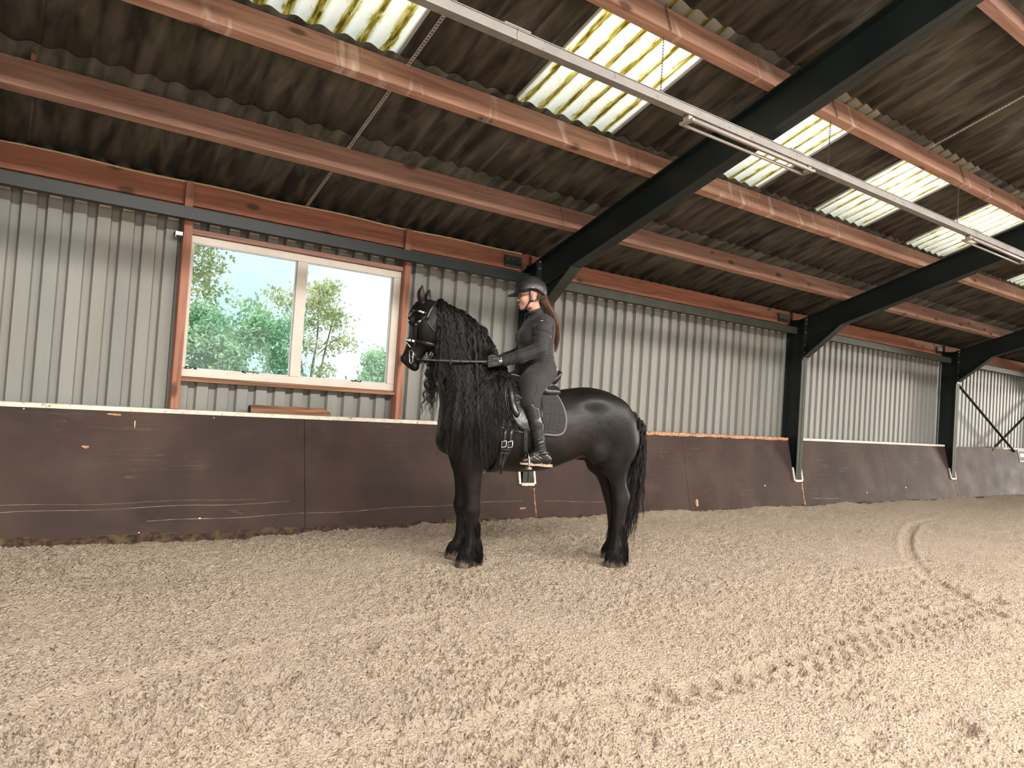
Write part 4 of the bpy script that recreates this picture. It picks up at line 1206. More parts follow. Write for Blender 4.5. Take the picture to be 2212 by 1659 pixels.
# a few locks on the far side, showing in front of the neck
u = hr.uniform(.02, .30, 14); c = crest_at(u)
roots = np.stack([c[:, 0], -hr.uniform(.0, .02, 14), c[:, 1]+.004], 1)
P = locks(14, 9, roots, np.stack([.3+0*u, -np.ones(14), 0*u+.1], 1), hr.uniform(.62, .92, 14), .006, 30, drift=np.stack([.06+0*u, 0*u-.02], 1), amp=hr.uniform(.008, .014, 14), out=np.zeros(14), off=.012+0*u, wl=hr.uniform(.08, .12, 14), ph=hr.uniform(0, 6.28, 14))
nl = 16   # loose locks hanging clear of the throat
roots2 = np.stack([hr.uniform(.885, .935, nl), hr.uniform(.02, .12, nl), hr.uniform(1.62, 1.72, nl)], 1)
P2 = locks(nl, 9, roots2, np.stack([.45+np.zeros(nl), .25+np.zeros(nl), -np.ones(nl)], 1), hr.uniform(.34, .56, nl), .006, 30, drift=np.stack([.05+.06*hr.normal(0, 1, nl), .02+np.zeros(nl)], 1), amp=hr.uniform(.010, .018, nl), out=hr.uniform(.002, .008, nl), off=.03+np.zeros(nl), wl=hr.uniform(.07, .10, nl), ph=hr.uniform(0, 6.28, nl))
P = np.concatenate([P, P2])
horse.part('loose_mane', strands_vf(P, hr.uniform(.0015, .0024, len(P))), M['hair'], kind='stuff')
# forelock
nl = 22
roots = np.array([hh(-.015, .055, 0)+hs*hr.uniform(-.03, .03) for _ in range(nl)])
P = locks(nl, 8, roots, np.array([hn*.8+hd*.4 for _ in range(nl)]), hr.uniform(.14, .26, nl), .006, 18, drift=np.tile(hf[:2]*.10, (nl, 1)), amp=hr.uniform(.004, .01, nl), out=np.zeros(nl), off=.006+.016*hr.uniform(0, 1, nl), wl=hr.uniform(.07, .12, nl), ph=hr.uniform(0, 6.28, nl))
horse.part('forelock', strands_vf(P, hr.uniform(.0016, .0024, len(P))), M['hair'], kind='stuff')
# short stray hairs standing along the crest
u = hr.uniform(.02, .95, 240); c = crest_at(u); n = len(u)
L = hr.uniform(.012, .05, n)
P = np.zeros((n, 6, 3)); th = np.where(u < .3, 1.9, 2.3) + hr.normal(0, .5, n)
for i in range(6):
    t = i/5; P[:, i, 0] = c[:, 0]+L*t*np.cos(th+t*.6); P[:, i, 2] = c[:, 1]+L*t*np.sin(th+t*.6); P[:, i, 1] = hr.normal(0, .002, n)
horse.part('crest_hair', strands_vf(P, np.full(n, .0008)), M['hair'], kind='stuff')
# tail
nl = 150
z0 = hr.uniform(1.03, 1.27, nl)
roots = np.stack([np.interp(z0, [1.08, 1.22, 1.30], [-.835, -.825, -.79])+hr.uniform(-.005, .02, nl), hr.normal(0, .018, nl), z0], 1)
P = locks(nl, 18, roots, np.stack([-hr.uniform(.0, .12, nl), hr.normal(.05, .15, nl), -np.ones(nl)], 1), np.clip(hr.normal(.84, .16, nl), .40, 1.04), -.012, 30, drift=np.stack([.14+.05*hr.normal(0, 1, nl), .05+.06*hr.normal(0, 1, nl)], 1), amp=hr.uniform(.004, .010, nl),
          out=hr.uniform(0, .008, nl), off=.001+.012*hr.uniform(0, 1, nl), wl=hr.uniform(.12, .22, nl), ph=hr.uniform(0, 6.28, nl))
P[:, :, 2] = np.maximum(P[:, :, 2], .16)
horse.part('tail', ribbons_vf(P, hr.uniform(.0018, .0032, len(P)), hr), M['hair'], kind='stuff')
# feathers at the back of the lower legs
for T, l, zs, da, foot in LEGS:
    n = 620
    z = hr.uniform(.10, .36, n)**1.0; a_b = np.interp(z, T[:, 0], T[:, 2]) + np.interp(z, zs, da); ac = np.interp(z, T[:, 0], (T[:, 1]+T[:, 2])/2)+np.interp(z, zs, da)
    th = hr.normal(PI, .75, n); ra = ac-a_b; rl = np.interp(z, T[:, 0], T[:, 3])
    roots = np.stack([ac+ra*np.cos(th), l+rl*np.sin(th), z], 1)
    dirs = np.stack([np.cos(th)*.6, np.sin(th)*.5, -np.ones(n)], 1)
    L = hr.uniform(.09, .17, n)*(1-.3*(z > .27))
    P = fall(roots, dirs, L, 8, np.stack([np.cos(th)*.10, np.sin(th)*.10], 1), hr.uniform(0, .004, n), np.full(n, .09), hr.uniform(0, 6, n), np.zeros(n), .002+.012*hr.uniform(0, 1, n))
    # hair over the coronet
    m2 = 420; th = hr.uniform(0, 2*PI, m2)
    r2 = np.stack([foot+.054*np.cos(th)+.0, l+.052*np.sin(th), hr.uniform(.075, .13, m2)], 1)
    P2 = fall(r2, np.stack([np.cos(th)*.8, np.sin(th)*.8, -np.ones(m2)], 1), hr.uniform(.05, .10, m2), 8, np.stack([np.cos(th)*.45, np.sin(th)*.45], 1), np.zeros(m2), np.full(m2, .1), th, np.zeros(m2), np.full(m2, .004))
    P = np.concatenate([P, P2]); P[:, :, 2] = np.maximum(P[:, :, 2], .006)
    horse.part('feather', strands_vf(P, hr.uniform(.0013, .0024, len(P))), M['hair'], kind='stuff')
# ================================================================== TACK
M['leather'] = pmat('black_leather', (0.010, 0.010, 0.010), (0.018, 0.017, 0.017), scale=30, rough=.30, spec=.5, coord='O', bump=.08, bscale=200, bdist=.001)
M['leather_matt'] = pmat('dull_leather', (0.012, 0.012, 0.012), (0.024, 0.023, 0.022), scale=30, rough=.52, spec=.4, coord='O')
M['rein'] = pmat('rein_webbing', (0.030, 0.030, 0.030), (0.055, 0.055, 0.056), scale=60, rough=.55, coord='O')
M['silver'] = pmat('silver_metal', (0.75, 0.74, 0.72), rough=.18, metal=1.0)
M['silver_band'] = pmat('pale_shiny_band', (0.62, 0.64, 0.66), rough=.25, spec=.6)
M['pad'] = pmat('black_quilted_cloth', (0.010, 0.010, 0.011), (0.022, 0.020, 0.021), scale=70, rough=.85, coord='O', sheen=.2)
M['piping'] = pmat('grey_binding', (0.13, 0.12, 0.125), rough=.7)
M['maroon'] = pmat('maroon_tag', (0.17, 0.02, 0.04), rough=.7)

def closed_pts(pts, n):
    P = np.array(pts, float); m = len(P); out = []
    for i in range(m):
        p0, p1, p2, p3 = P[i-1], P[i], P[(i+1) % m], P[(i+2) % m]
        for t in np.linspace(0, 1, 8, endpoint=False): out.append(.5*((2*p1)+(p2-p0)*t+(2*p0-5*p1+4*p2-p3)*t*t+(3*p1-p0-3*p2+p3)*t**3))
    out = np.array(out); d = np.hypot(*np.diff(np.vstack([out, out[:1]]), axis=0).T); c = np.concatenate([[0], np.cumsum(d)]); L = np.linspace(0, c[-1], n, endpoint=False)
    o2 = np.vstack([out, out[:1]])
    return np.stack([np.interp(L, c, o2[:, k]) for k in range(2)], 1)
def surf_l(a, z):
    l = H.side(a, z); bad = np.isnan(l)
    if bad.any(): l[bad] = .02
    return l
def drape(outline, off, th, rings=16, n=110, relief=None, sign=1):
    O = closed_pts(outline, n); c = O.mean(0)
    s_ = np.linspace(.02, 1, rings)
    P = c + (O-c)[None]*s_[:, None, None]
    A, Z = P[..., 0].ravel(), P[..., 1].ravel()
    l = surf_l(A, Z)+off
    edge = np.repeat(np.clip((1-s_)/.06, 0, 1)**.5, n)
    l = l - th*.6*(1-edge)
    if relief is not None: l = l + relief(A, Z)
    V = np.stack([A, sign*l, Z], 1)
    inner = V[-n:].copy(); inner[:, 1] -= sign*th
    V = np.vstack([V, inner]); F = []
    for r in range(rings):
        for k in range(n): F.append((r*n+k, r*n+(k+1) % n, (r+1)*n+(k+1) % n, (r+1)*n+k))
    F.append(tuple(range(n))[::-1])
    if sign < 0: F = [f[::-1] for f in F]
    return (V, F), np.stack([O[:, 0], sign*l[-n:], O[:, 1]], 1)

# saddle pad, both sides
PAD = [(.10, 1.50), (-.02, 1.462), (-.072, 1.44), (-.098, 1.36), (-.118, 1.28), (-.126, 1.19), (-.108, 1.115), (-.05, 1.082), (.06, 1.083), (.22, 1.088), (.36, 1.108), (.425, 1.135), (.462, 1.185), (.474, 1.26), (.462, 1.36), (.44, 1.45), (.38, 1.52), (.25, 1.52)]
pad = HThing('saddle_pad', 'black quilted saddle pad with grey edging lying under the saddle', 'saddle pad', (.17, 0, 1.49))
def quilt(a, z):
    u = (a*.985+z*.17)/.076; v = (z-a*.06)/.062
    gd = lambda q: np.abs(q-np.round(q))
    zig = np.abs(((z-a*.06)/.016 + .5*np.abs(((a)/.012) % 2-1)) % 1-.5)
    return -.0045*np.exp(-(gd(u)*.076/.0045)**2) - .0045*np.exp(-(gd(v)*.062/.0045)**2) + .0016*zig
for sg in (1, -1):
    VF, rim = drape(PAD, .016, .010, 64, 190, quilt, sg)
    pad.part('pad_panel', VF, M['pad'])
    i0 = int(np.argmax(rim[:, 2])); rim = np.roll(rim, -i0, 0); rim = rim[rim[:, 2] < 1.462]
    pad.part('edging', tube_vf(rim + np.array([0, sg*.002, 0]), .0085, 7), M['piping'])
p_ = lambda a, z, o=.0: (a, float(surf_l(a, z)[0])+o, z)
pad.part('maroon_tag', ribbon_vf([p_(.470, z, .028) for z in (1.245, 1.27, 1.30, 1.325)], [(.35, 1, 0)]*4, .014, .002), M['maroon'])
pad.part('corner_patch', drape([(.36, 1.20), (.435, 1.165), (.40, 1.125), (.34, 1.12), (.315, 1.135)], .022, .004, 5, 40)[0], M['leather_matt'])

# saddle
SD = Field(np.arange(-.20, .46, .0062), np.arange(-.27, .271, .0075), np.arange(1.33, 1.68, .0062))
for sg in (1, -1):
    SD.chain([(.36, sg*.085, 1.52), (.22, sg*.115, 1.475), (.06, sg*.135, 1.445), (-.075, sg*.125, 1.436)], [.045, .052, .055, .048], .03)
    SD.cone((.0, sg*.165, 1.425), (-.095, sg*.150, 1.428), .030, .032, .015)
st = np.array([(-.150, 1.600, 1.57, .08), (-.135, 1.618, 1.54, .125), (-.112, 1.612, 1.505, .150), (-.07, 1.572, 1.47, .160), (.0, 1.545, 1.47, .160), (.08, 1.530, 1.47, .145), (.17, 1.530, 1.47, .115), (.26, 1.545, 1.48, .090), (.33, 1.572, 1.49, .080), (.38, 1.588, 1.50, .075), (.405, 1.575, 1.51, .06), (.415, 1.555, 1.53, .03)])
SD.loft((0, 0, 0), ex, ez, ey, st[:, 0], st[:, 1], st[:, 2], st[:, 3], 0, 2.6, -.15, k=.015)
for sg in (1, -1): SD.cone((-.03, sg*.170, 1.475), (-.12, sg*.155, 1.485), .012, .012, .012, mode='cut')
sdV, sdQ = SD.mesh(); sdV = relax(sdV, sdQ, 2)
saddle = HThing('saddle', 'glossy black dressage saddle under the rider with long flaps', 'saddle', (.15, 0, 1.50))
saddle.part('seat', (sdV, sdQ), M['leather'])
FLAP = [(.385, 1.52), (.375, 1.42), (.350, 1.28), (.322, 1.19), (.275, 1.125), (.205, 1.093), (.135, 1.105), (.095, 1.17), (.078, 1.28), (.07, 1.38), (.06, 1.46), (.16, 1.53), (.28, 1.54)]
UNDER = [(.385, 1.50), (.395, 1.40), (.375, 1.27), (.345, 1.19), (.30, 1.15), (.24, 1.16), (.22, 1.28), (.24, 1.42), (.30, 1.52)]
for sg in (1, -1):
    saddle.part('under_flap', drape(UNDER, .034, .012, 12, 90, None, sg)[0], M['leather'])
    fl = saddle.part('flap', drape(FLAP, .052, .010, 18, 120, None, sg)[0], M['leather'])
    KB = [(.352, 1.50), (.345, 1.42), (.333, 1.33), (.312, 1.255), (.288, 1.215)]
    kb = [np.array([a, sg*(float(surf_l(a, z)[0])+.070), z]) for a, z in KB]
    V, F = tube_vf([Vector(p) for p in smooth_pts(kb, 6)], list(np.interp(np.linspace(0, 1, 25), [0, .12, .6, .9, 1], [.012, .026, .030, .022, .008])), 12)
    saddle.part('knee_block', (V, F), M['leather'], parent=fl)
    for k, (a0, w) in enumerate(((.372, .012), (.392, .010))):
        pts_ = [np.array([a0-.004*q-.10*max(0, q-.35)**2, sg*(float(surf_l(a0, 1.48-.28*q)[0])+.052), 1.50-.30*q]) for q in np.linspace(0, 1, 9)]
        saddle.part('flap_piping', tube_vf(pts_, .006, 6), M['leather'])
    bt = []
    skirt = [(.385, 1.555), (.385, 1.50), (.36, 1.472), (.30, 1.455), (.22, 1.45), (.17, 1.47), (.18, 1.53), (.26, 1.56)]
    saddle.part('skirt', drape(skirt, .066, .008, 8, 70, None, sg)[0], M['leather'])
    saddle.part('button', tube_vf([p_(.335, 1.525, .070) if sg > 0 else (.335, -p_(.335, 1.525, .070)[1], 1.525), p_(.335, 1.525, .076) if sg > 0 else (.335, -p_(.335, 1.525, .076)[1], 1.525)], .006, 8), M['silver'])
    # stirrup leather, doubled, and the iron with its tread
    L0 = float(surf_l(.22, 1.12)[0])
    lw = [(.226, sg*(L0+.058), 1.12), (.222, sg*(L0+.064), 1.04), (.214, sg*(L0+.062), .96), (.210, sg*(L0+.060), .925)]
    saddle.part('stirrup_leather', ribbon_vf(lw, [(.55, sg*.8, 0)]*4, .022, .004), M['leather_matt'], fix=True)
    lw2 = [(a+.012, l-.006*sg, z) for a, l, z in lw]
    saddle.part('stirrup_leather', ribbon_vf(lw2, [(.55, sg*.8, 0)]*4, .020, .004), M['leather_matt'], fix=True)
    si = saddle.part('stirrup_iron', tube_vf([(.205+.006*math.sin(t), sg*(L0+.075)+.062*math.cos(t)*(1.0 if math.sin(t) < 0 else .8), .868+ (.072*math.sin(t) if math.sin(t) > 0 else .045*math.sin(t))) for t in np.linspace(0, 2*PI, 28, endpoint=False)], .0062, 7, closed=True), M['silver'])
    V = []; m = 20
    for z_, sc in ((.806, .85), (.812, 1), (.824, 1), (.830, .85)):
        for k in range(m): V.append((.198+.032*sc*math.cos(2*PI*k/m), sg*(L0+.075)+.060*sc*math.sin(2*PI*k/m), z_))
    F = [(r*m+k, r*m+(k+1) % m, r*m+m+(k+1) % m, r*m+m+k) for r in range(3) for k in range(m)] + [tuple(range(m))[::-1], tuple(range(3*m, 4*m))]
    saddle.part('stirrup_tread', (V, F), M['silver'], parent=si, smooth=False)
LSTIR = float(surf_l(.22, 1.12)[0])+.075

# girth with billets and buckles
girth = HThing('girth', 'black girth with two silver buckles hanging below the saddle flap', 'girth', (.36, .30, 1.0))
gp, gn = [], []
for th in np.linspace(84, -84, 44):
    t = RAD(th); o = np.array([.345+.05*math.cos(t), 0, 1.04]); d = np.array([0, math.sin(t), -math.cos(t)])
    q = H.ray(o, d); gp.append(q+d*.008); gn.append(d)
ws = np.interp(np.abs(np.linspace(-1, 1, 44)), [0, .55, .72, .9, 1], [.085, .085, .075, .115, .125])
girth.part('girth_band', ribbon_vf(gp, gn, list(ws), .012), M['leather_matt'], fix=True)
for k, (a0, a1, a2, a3, ze) in enumerate(((.372, .386, .392, .398, .80), (.328, .338, .362, .388, .752))):
    zs_ = [1.135, 1.06, .99, .90, .83, ze]
    as_ = np.interp(zs_, [ze, .90, .99, 1.135], [a3, a2, a1, a0])
    pts_ = [np.array(p_(a, max(z, .835), .030 if z > .9 else .034)) for a, z in zip(as_, zs_)]
    for i, z in enumerate(zs_):
        pts_[i][2] = z
        if z < .86: pts_[i][1] = pts_[i-1][1]-.003
    girth.part('billet_strap', ribbon_vf(pts_, [(.1, 1, -.15)]*6, [.026]*5+[.016], .005), M['leather'], fix=True)
    c = np.array(p_(a1, .99, .037)); w, h = .019, .024
    tl = .25
    rect = [c+np.array([x*w*math.cos(tl)-z*h*math.sin(tl)*-1*0, .004, z*h - x*w*math.sin(tl)]) for x, z in ((-1, -1), (1, -1), (1, 1), (-1, 1))]
    girth.part('buckle', tube_vf([Vector(q) for q in rect], .0036, 6, closed=True), M['silver'])
for z in (.915, .945):
    girth.part('keeper', ribbon_vf([np.array(p_(a, z, .036)) for a in (.335, .36, .385, .41)], [(.1, 1, -.1)]*4, .012, .005), M['leather_matt'], fix=True)
girth.part('ring', tube_vf([(.452+.010*math.cos(t), .02, .744+.014*math.sin(t)) for t in np.linspace(0, 2*PI, 12, endpoint=False)], .0025, 5, closed=True), M['galv'])

# bridle
br = HThing('bridle', "black leather bridle with pale shiny noseband on the horse's head", 'bridle', tuple(hh(.2, 0, .1)))
def hp_(t, phi, off=.004, n0=-.03):
    d = hn*math.cos(RAD(phi)) + hs*math.sin(RAD(phi)); o = hh(t, n0, 0); q = H.ray(o, d); return q+d*off, d
def band(name, spec, w, th, mat, off=.004, **k):
    pts_, ns = [], []
    for t, phi in spec:
        q, d = hp_(t, phi, off); pts_.append(q); ns.append(d)
    return br.part(name, ribbon_vf(pts_, ns, w, th), mat, fix=True, **k)
# headpiece over the poll behind the ears
pts_, ns = [], []
for al in np.linspace(112, -112, 25):
    d = hs*math.sin(RAD(al)) - hd*math.cos(RAD(al)) - hn*.15; d /= np.linalg.norm(d); o = hh(.07, -.045, 0); q = H.ray(o, d); pts_.append(q+d*.005); ns.append(d)
br.part('headpiece', ribbon_vf(pts_, ns, .026, .005), M['leather'], fix=True)
band('browband', [(.080+.012*math.cos(RAD(p)), p) for p in np.linspace(98, -98, 25)], .018, .005, M['leather'], .006)
band('browband_clasp', [(.081, p) for p in np.linspace(88, 62, 6)], .016, .006, M['silver_band'], .010)
for sg in (1, -1):
    band('cheekpiece', [(t, sg*p) for t, p in zip(np.linspace(.105, .425, 12), np.interp(np.linspace(0, 1, 12), [0, .35, 1], [96, 82, 82]))], .014, .005, M['leather'], .007)
    band('noseband_strap', [(t, sg*p) for t, p in zip(np.linspace(.10, .325, 10), np.interp(np.linspace(0, 1, 10), [0, .4, 1], [100, 74, 70]))], .012, .005, M['leather'], .006)
    bk = band('buckle', [(.150, sg*91), (.156, sg*87), (.162, sg*83)], .020, .005, M['silver'], .011)
    band('buckle', [(.185, sg*78), (.192, sg*76)], .018, .004, M['silver'], .011)
    # bit: long loop ring beside the mouth
    q0, d0 = hp_(.445, sg*88, .012)
    ring = [q0 + hd*u + hn*v for u, v in ((-.038, .034), (-.044, .017), (-.038, -.002), (.0, -.016), (.042, -.027), (.053, -.018), (.051, -.005), (.010, .014))]
    br.part('bit_ring', tube_vf([Vector(q) for q in ring], .0048, 7, closed=True), M['silver'])
    br.part('bit_joint', tube_vf([q0-d0*.02+hn*-.01, q0+d0*.008+hn*-.01], .008, 8), M['silver'])
band('throat_latch', [(t, p) for t, p in zip(.12+.10*np.sin(np.linspace(0, PI, 21)), np.linspace(104, 256, 21))], .011, .004, M['leather'], .006)
band('noseband', [(.315+.020*math.cos(RAD(p)), p) for p in np.linspace(180, -180, 41)], .030, .008, M['leather'], .004)
band('noseband_patent', [(.317+.020*math.cos(RAD(p)), p) for p in np.linspace(78, -78, 19)], .020, .005, M['silver_band'], .013)
band('flash_strap', [(.41-.065*math.cos(RAD(p)), p) for p in np.linspace(180, -180, 41)], .012, .005, M['leather'], .005)
band('flash_patent', [(.41-.065*math.cos(RAD(p)), p) for p in np.linspace(60, 20, 7)], .008, .004, M['silver_band'], .010)

# reins
HAND = {1: np.array([.472, .178, 1.636]), -1: np.array([.462, -.150, 1.636])}
rn = HThing('reins', "dark webbing reins running from the bit to the rider's gloved hands", 'reins', (.8, .2, 1.62))
for sg in (1, -1):
    q0, d0 = hp_(.455, sg*88, .016); q0 = q0 - hn*.045
    q1 = HAND[sg]+np.array([.035, 0, .0])
    n = 22; pts_ = []
    for i in range(n):
        t = i/(n-1); p = q0*(1-t)+q1*t; p = p+np.array([0, 0, -.010*math.sin(PI*t)])
        pts_.append(p)
    P_ = np.array(pts_)
    for _ in range(3):
        f = H.sample(P_); need = np.clip(.082-f, 0, .2)
        need = np.convolve(np.pad(need, 3, mode='edge'), np.ones(7)/7, 'valid'); need[0] = need[-1] = 0
        P_[1:-1, 1] += sg*need[1:-1]
    P_[-3:, 1] = np.linspace(P_[-3, 1], q1[1], 3)
    nn = [(0, sg, .15)]*n
    rn.part('rein', ribbon_vf(P_, nn, .017, .004), M['rein'], fix=True)
    m_ = 8
    rn.part('rein_leather', ribbon_vf(P_[:m_-2]+np.array([0, sg*.002, 0]), nn[:m_-2], .020, .005), M['leather'], fix=True)
    c = P_[9]
    rn.part('rein_stop', tube_vf([c+np.array([.0+.003*math.sin(t*2), sg*.007, -.008+.030*math.cos(t)]) + np.array([.006*math.sin(t), 0, 0]) for t in np.linspace(0, 2*PI, 14, endpoint=False)], .0035, 5, closed=True), M['leather'])
    for k in (12, 15): rn.part('rein_stop', ribbon_vf([P_[k]+np.array([.008, sg*.004, 0]), P_[k]+np.array([-.008, sg*.004, 0])], [(0, sg, 0)]*2, .020, .003), M['leather'], fix=True)
# the neck strap piece seen below the jaw
# ================================================================== THE RIDER
M['skin'] = pmat('skin', (0.42, 0.225, 0.165), (0.52, 0.295, 0.225), scale=12, rough=.5, spec=.35, coord='O')
M['jacket'] = pmat('charcoal_softshell', (0.0100, 0.0088, 0.0102), (0.0155, 0.0136, 0.0152), scale=7, rough=.75, sheen=.08, coord='O', bump=.15, bscale=60, bdist=.002)
M['breeches'] = pmat('dark_grey_breeches', (0.0140, 0.0117, 0.0128), (0.0205, 0.0172, 0.0186), scale=8, rough=.8, sheen=.06, coord='O')
M['boot'] = pmat('polished_boot', (0.010, 0.010, 0.0095), (0.016, 0.015, 0.014), scale=20, rough=.27, spec=.5, coord='O')
M['sole'] = pmat('dusty_sole', (0.26, 0.18, 0.14), (0.45, 0.34, 0.27), scale=40, rough=.9, coord='O')
M['glove'] = pmat('dark_glove', (0.014, 0.016, 0.015), (0.026, 0.028, 0.026), scale=40, rough=.7, coord='O')
M['helmet'] = pmat('matt_black_helmet', (0.0105, 0.0112, 0.0125), (0.014, 0.0147, 0.016), scale=30, rough=.42, spec=.5, coord='O')
M['strapb'] = pmat('black_strap', (0.010, 0.010, 0.011), rough=.6)
M['brown_hair'] = pmat('auburn_hair', (0.070, 0.026, 0.013), (0.19, 0.070, 0.034), scale=9, rough=.45, coord='O')
M['dark_hair'] = pmat('dark_brown_hair', (0.030, 0.014, 0.009), (0.075, 0.034, 0.02), scale=9, rough=.5, coord='O')
M['lip'] = pmat('lips', (0.40, 0.15, 0.14), rough=.4)
M['white_print'] = pmat('white_print', (0.75, 0.75, 0.75), rough=.6)
M['grey_print'] = pmat('grey_print', (0.40, 0.39, 0.38), rough=.6)
M['pupil'] = pmat('dark_iris', (0.02, 0.012, 0.008), rough=.1)
M['eyeball'] = pmat('eyeball', (0.70, 0.66, 0.63), rough=.2)

TOR = np.array([(1.49, .12, -.08, .13), (1.53, .175, -.100, .162), (1.60, .205, -.106, .172), (1.66, .200, -.092, .160), (1.73, .196, -.076, .138), (1.79, .202, -.066, .136), (1.85, .220, -.068, .148), (1.90, .218, -.072, .160), (1.96, .188, -.068, .172), (2.01, .158, -.052, .168), (2.045, .135, -.025, .125), (2.075, .115, .005, .08)])
ARM = {sg: [(.075, sg*.150, 2.005), (.085, sg*.205, 1.93), (.105, sg*.240, 1.765), (.262, sg*.215, 1.695), (.396, sg*(.176 if sg > 0 else .150), 1.646)] for sg in (1, -1)}
ARMR = [.050, .058, .046, .043, .030]
LEG_ = {sg: [(.02, sg*.105, 1.59), (.155, sg*.245, 1.485), (.190, sg*.335, 1.335), (.142, sg*.365, 1.16), (.100, sg*(LSTIR+.002), .945)] for sg in (1, -1)}
LEGR = [.110, .100, .064, .049, .038]
def torso(f, off, k=.03):
    f.loft((0, 0, 0), ez, ex, ey, TOR[:, 0], TOR[:, 1]+off, TOR[:, 2]-off, TOR[:, 3]+off, 0, 2.3, 0, k=k)
    for sg in (1, -1): f.ell((.165, sg*.062, 1.872), (.060+off, .062+off, .062+off), .03)
def arms(f, off, sgs=(1, -1)):
    for sg in sgs:
        f.chain(ARM[sg], [r+off for r in ARMR], .02)
def thighs(f, off, upto=3):
    for sg in (1, -1): f.chain(LEG_[sg][:upto], [r+off for r in LEGR[:upto]], .025)
RB = Field(np.arange(-.16, .46, .0058), np.arange(-.46, .461, .0070), arange((.80, 2.06, .0075), (2.06, 2.42, .0045)))
torso(RB, 0, 0); arms(RB, 0); thighs(RB, 0, 5)
for sg in (1, -1):
    f0 = LEG_[sg][-1]
    RB.chain([f0, (.045, f0[1], .885), (.13, f0[1]+sg*.008, .872), (.225, f0[1]+sg*.018, .866)], [.038, .034, .030, .024], .02)
    h = HAND[sg]; RB.cone(ARM[sg][-1], h-np.array([.02, 0, 0]), .026, .015, .01)
RB.cone((.070, 0, 2.03), (.118, 0, 2.17), .055, .050, .03)
YH = RAD(-8)
def hf_(a, l, z):       # head frame turned a little, about the neck axis
    x, y = a-.12, l; return (.12+x*math.cos(YH)-y*math.sin(YH), x*math.sin(YH)+y*math.cos(YH), z)
RH = [[math.cos(YH), math.sin(YH), 0], [-math.sin(YH), math.cos(YH), 0], [0, 0, 1]]
RHm = [[math.cos(YH), -math.sin(YH), 0], [math.sin(YH), math.cos(YH), 0], [0, 0, 1]]
E_ = lambda c, r, k=.01, mode='add': RB.ell(hf_(*c), r, k, RHm, mode)
C_ = lambda a, b, r0, r1, k=.008, mode='add': RB.cone(hf_(*a), hf_(*b), r0, r1, k, mode)
E_((.130, 0, 2.272), (.104, .076, .098), .02)
E_((.176, 0, 2.195), (.060, .060, .085), .025)
for sg in (1, -1):
    C_((.128, sg*.056, 2.185), (.150, sg*.048, 2.140), .018, .016, .02); C_((.150, sg*.046, 2.140), (.205, sg*.012, 2.122), .016, .015, .02)
    E_((.203, sg*.036, 2.188), (.030, .026, .030), .02)
    E_((.237, sg*.030, 2.226), (.014, .017, .010), .012, 'cut')
    C_((.232, sg*.046, 2.242), (.242, sg*.016, 2.243), .006, .006, .010)
    E_((.242, sg*.010, 2.179), (.010, .008, .008), .007)
    E_((.126, sg*.074, 2.214), (.018, .010, .031), .006)
    E_((.128, sg*.083, 2.218), (.009, .006, .018), .004, 'cut')
    E_((.122, sg*.074, 2.188), (.010, .008, .010), .006)
C_((.236, 0, 2.232), (.249, 0, 2.190), .007, .0095, .012); E_((.250, 0, 2.183), (.011, .010, .009), .007)
E_((.228, 0, 2.152), (.013, .023, .0055), .008); E_((.225, 0, 2.142), (.013, .019, .006), .008)
C_((.238, -.018, 2.1475), (.238, .018, 2.1475), .0018, .0018, .002, 'cut')
E_((.212, 0, 2.122), (.020, .021, .018), .012)
bV, bQ = RB.mesh(); bV = relax(bV, bQ, 1)
person = HThing('person', 'person in black helmet and charcoal jacket riding upright on the black horse', 'person', (.06, 0, 1.53))
person.part('body', (bV, bQ), M['skin'])
for sg in (1, -1):
    bm = bmesh.new(); bmesh.ops.create_uvsphere(bm, u_segments=12, v_segments=8, radius=.0122)
    c = np.array(hf_(.2205, sg*.031, 2.2245)); V = [np.array(v.co)+c for v in bm.verts]; F = [tuple(v.index for v in f.verts) for f in bm.faces]; bm.free()
    e_ = person.part('eye', (V, F), M['eyeball'])
    c2 = c+np.array(RHm)@np.array([.0095, sg*.004, -.0005])
    bm = bmesh.new(); bmesh.ops.create_uvsphere(bm, u_segments=10, v_segments=7, radius=.0055); V = [np.array(v.co)*[.7, 1, 1]+c2 for v in bm.verts]; F = [tuple(v.index for v in f.verts) for f in bm.faces]; bm.free()
    person.part('iris', (V, F), M['pupil'], parent=e_)
    person.part('eyelash', tube_vf([hf_(.2335-.010*abs(u)**2, sg*(.031+.015*u), 2.2315-.007*u*u) for u in np.linspace(-1, 1, 7)], .0032, 5), M['strapb'], parent=e_)
    for dz, rr in ((.0072, .0046), (-.0082, .0038)):
        person.part('eyelid', tube_vf([hf_(.2325-.010*abs(u)**2, sg*(.031+.0135*u), 2.2245+dz*(1-.55*u*u)) for u in np.linspace(-1, 1, 9)], rr, 7), M['skin'], parent=e_)
    person.part('eyebrow', tube_vf([hf_(.2415-.010*(u*.5+.5)**2, sg*(.030+.018*u), 2.2465-.004*u*u) for u in np.linspace(-1, 1, 7)], .0030, 5), M['dark_hair'])
    person.part('earring', tube_vf([hf_(.123, sg*.083, 2.180), hf_(.123, sg*.087, 2.176)], .003, 6), M['silver'])
person.part('lips', tube_vf([hf_(.2375-.010*abs(u)**2, .020*u, 2.1465+.0008*math.cos(u*5)) for u in np.linspace(-1, 1, 9)], [.0022, .0040, .0050, .0055, .0052, .0055, .0050, .0040, .0022], 6), M['lip'])

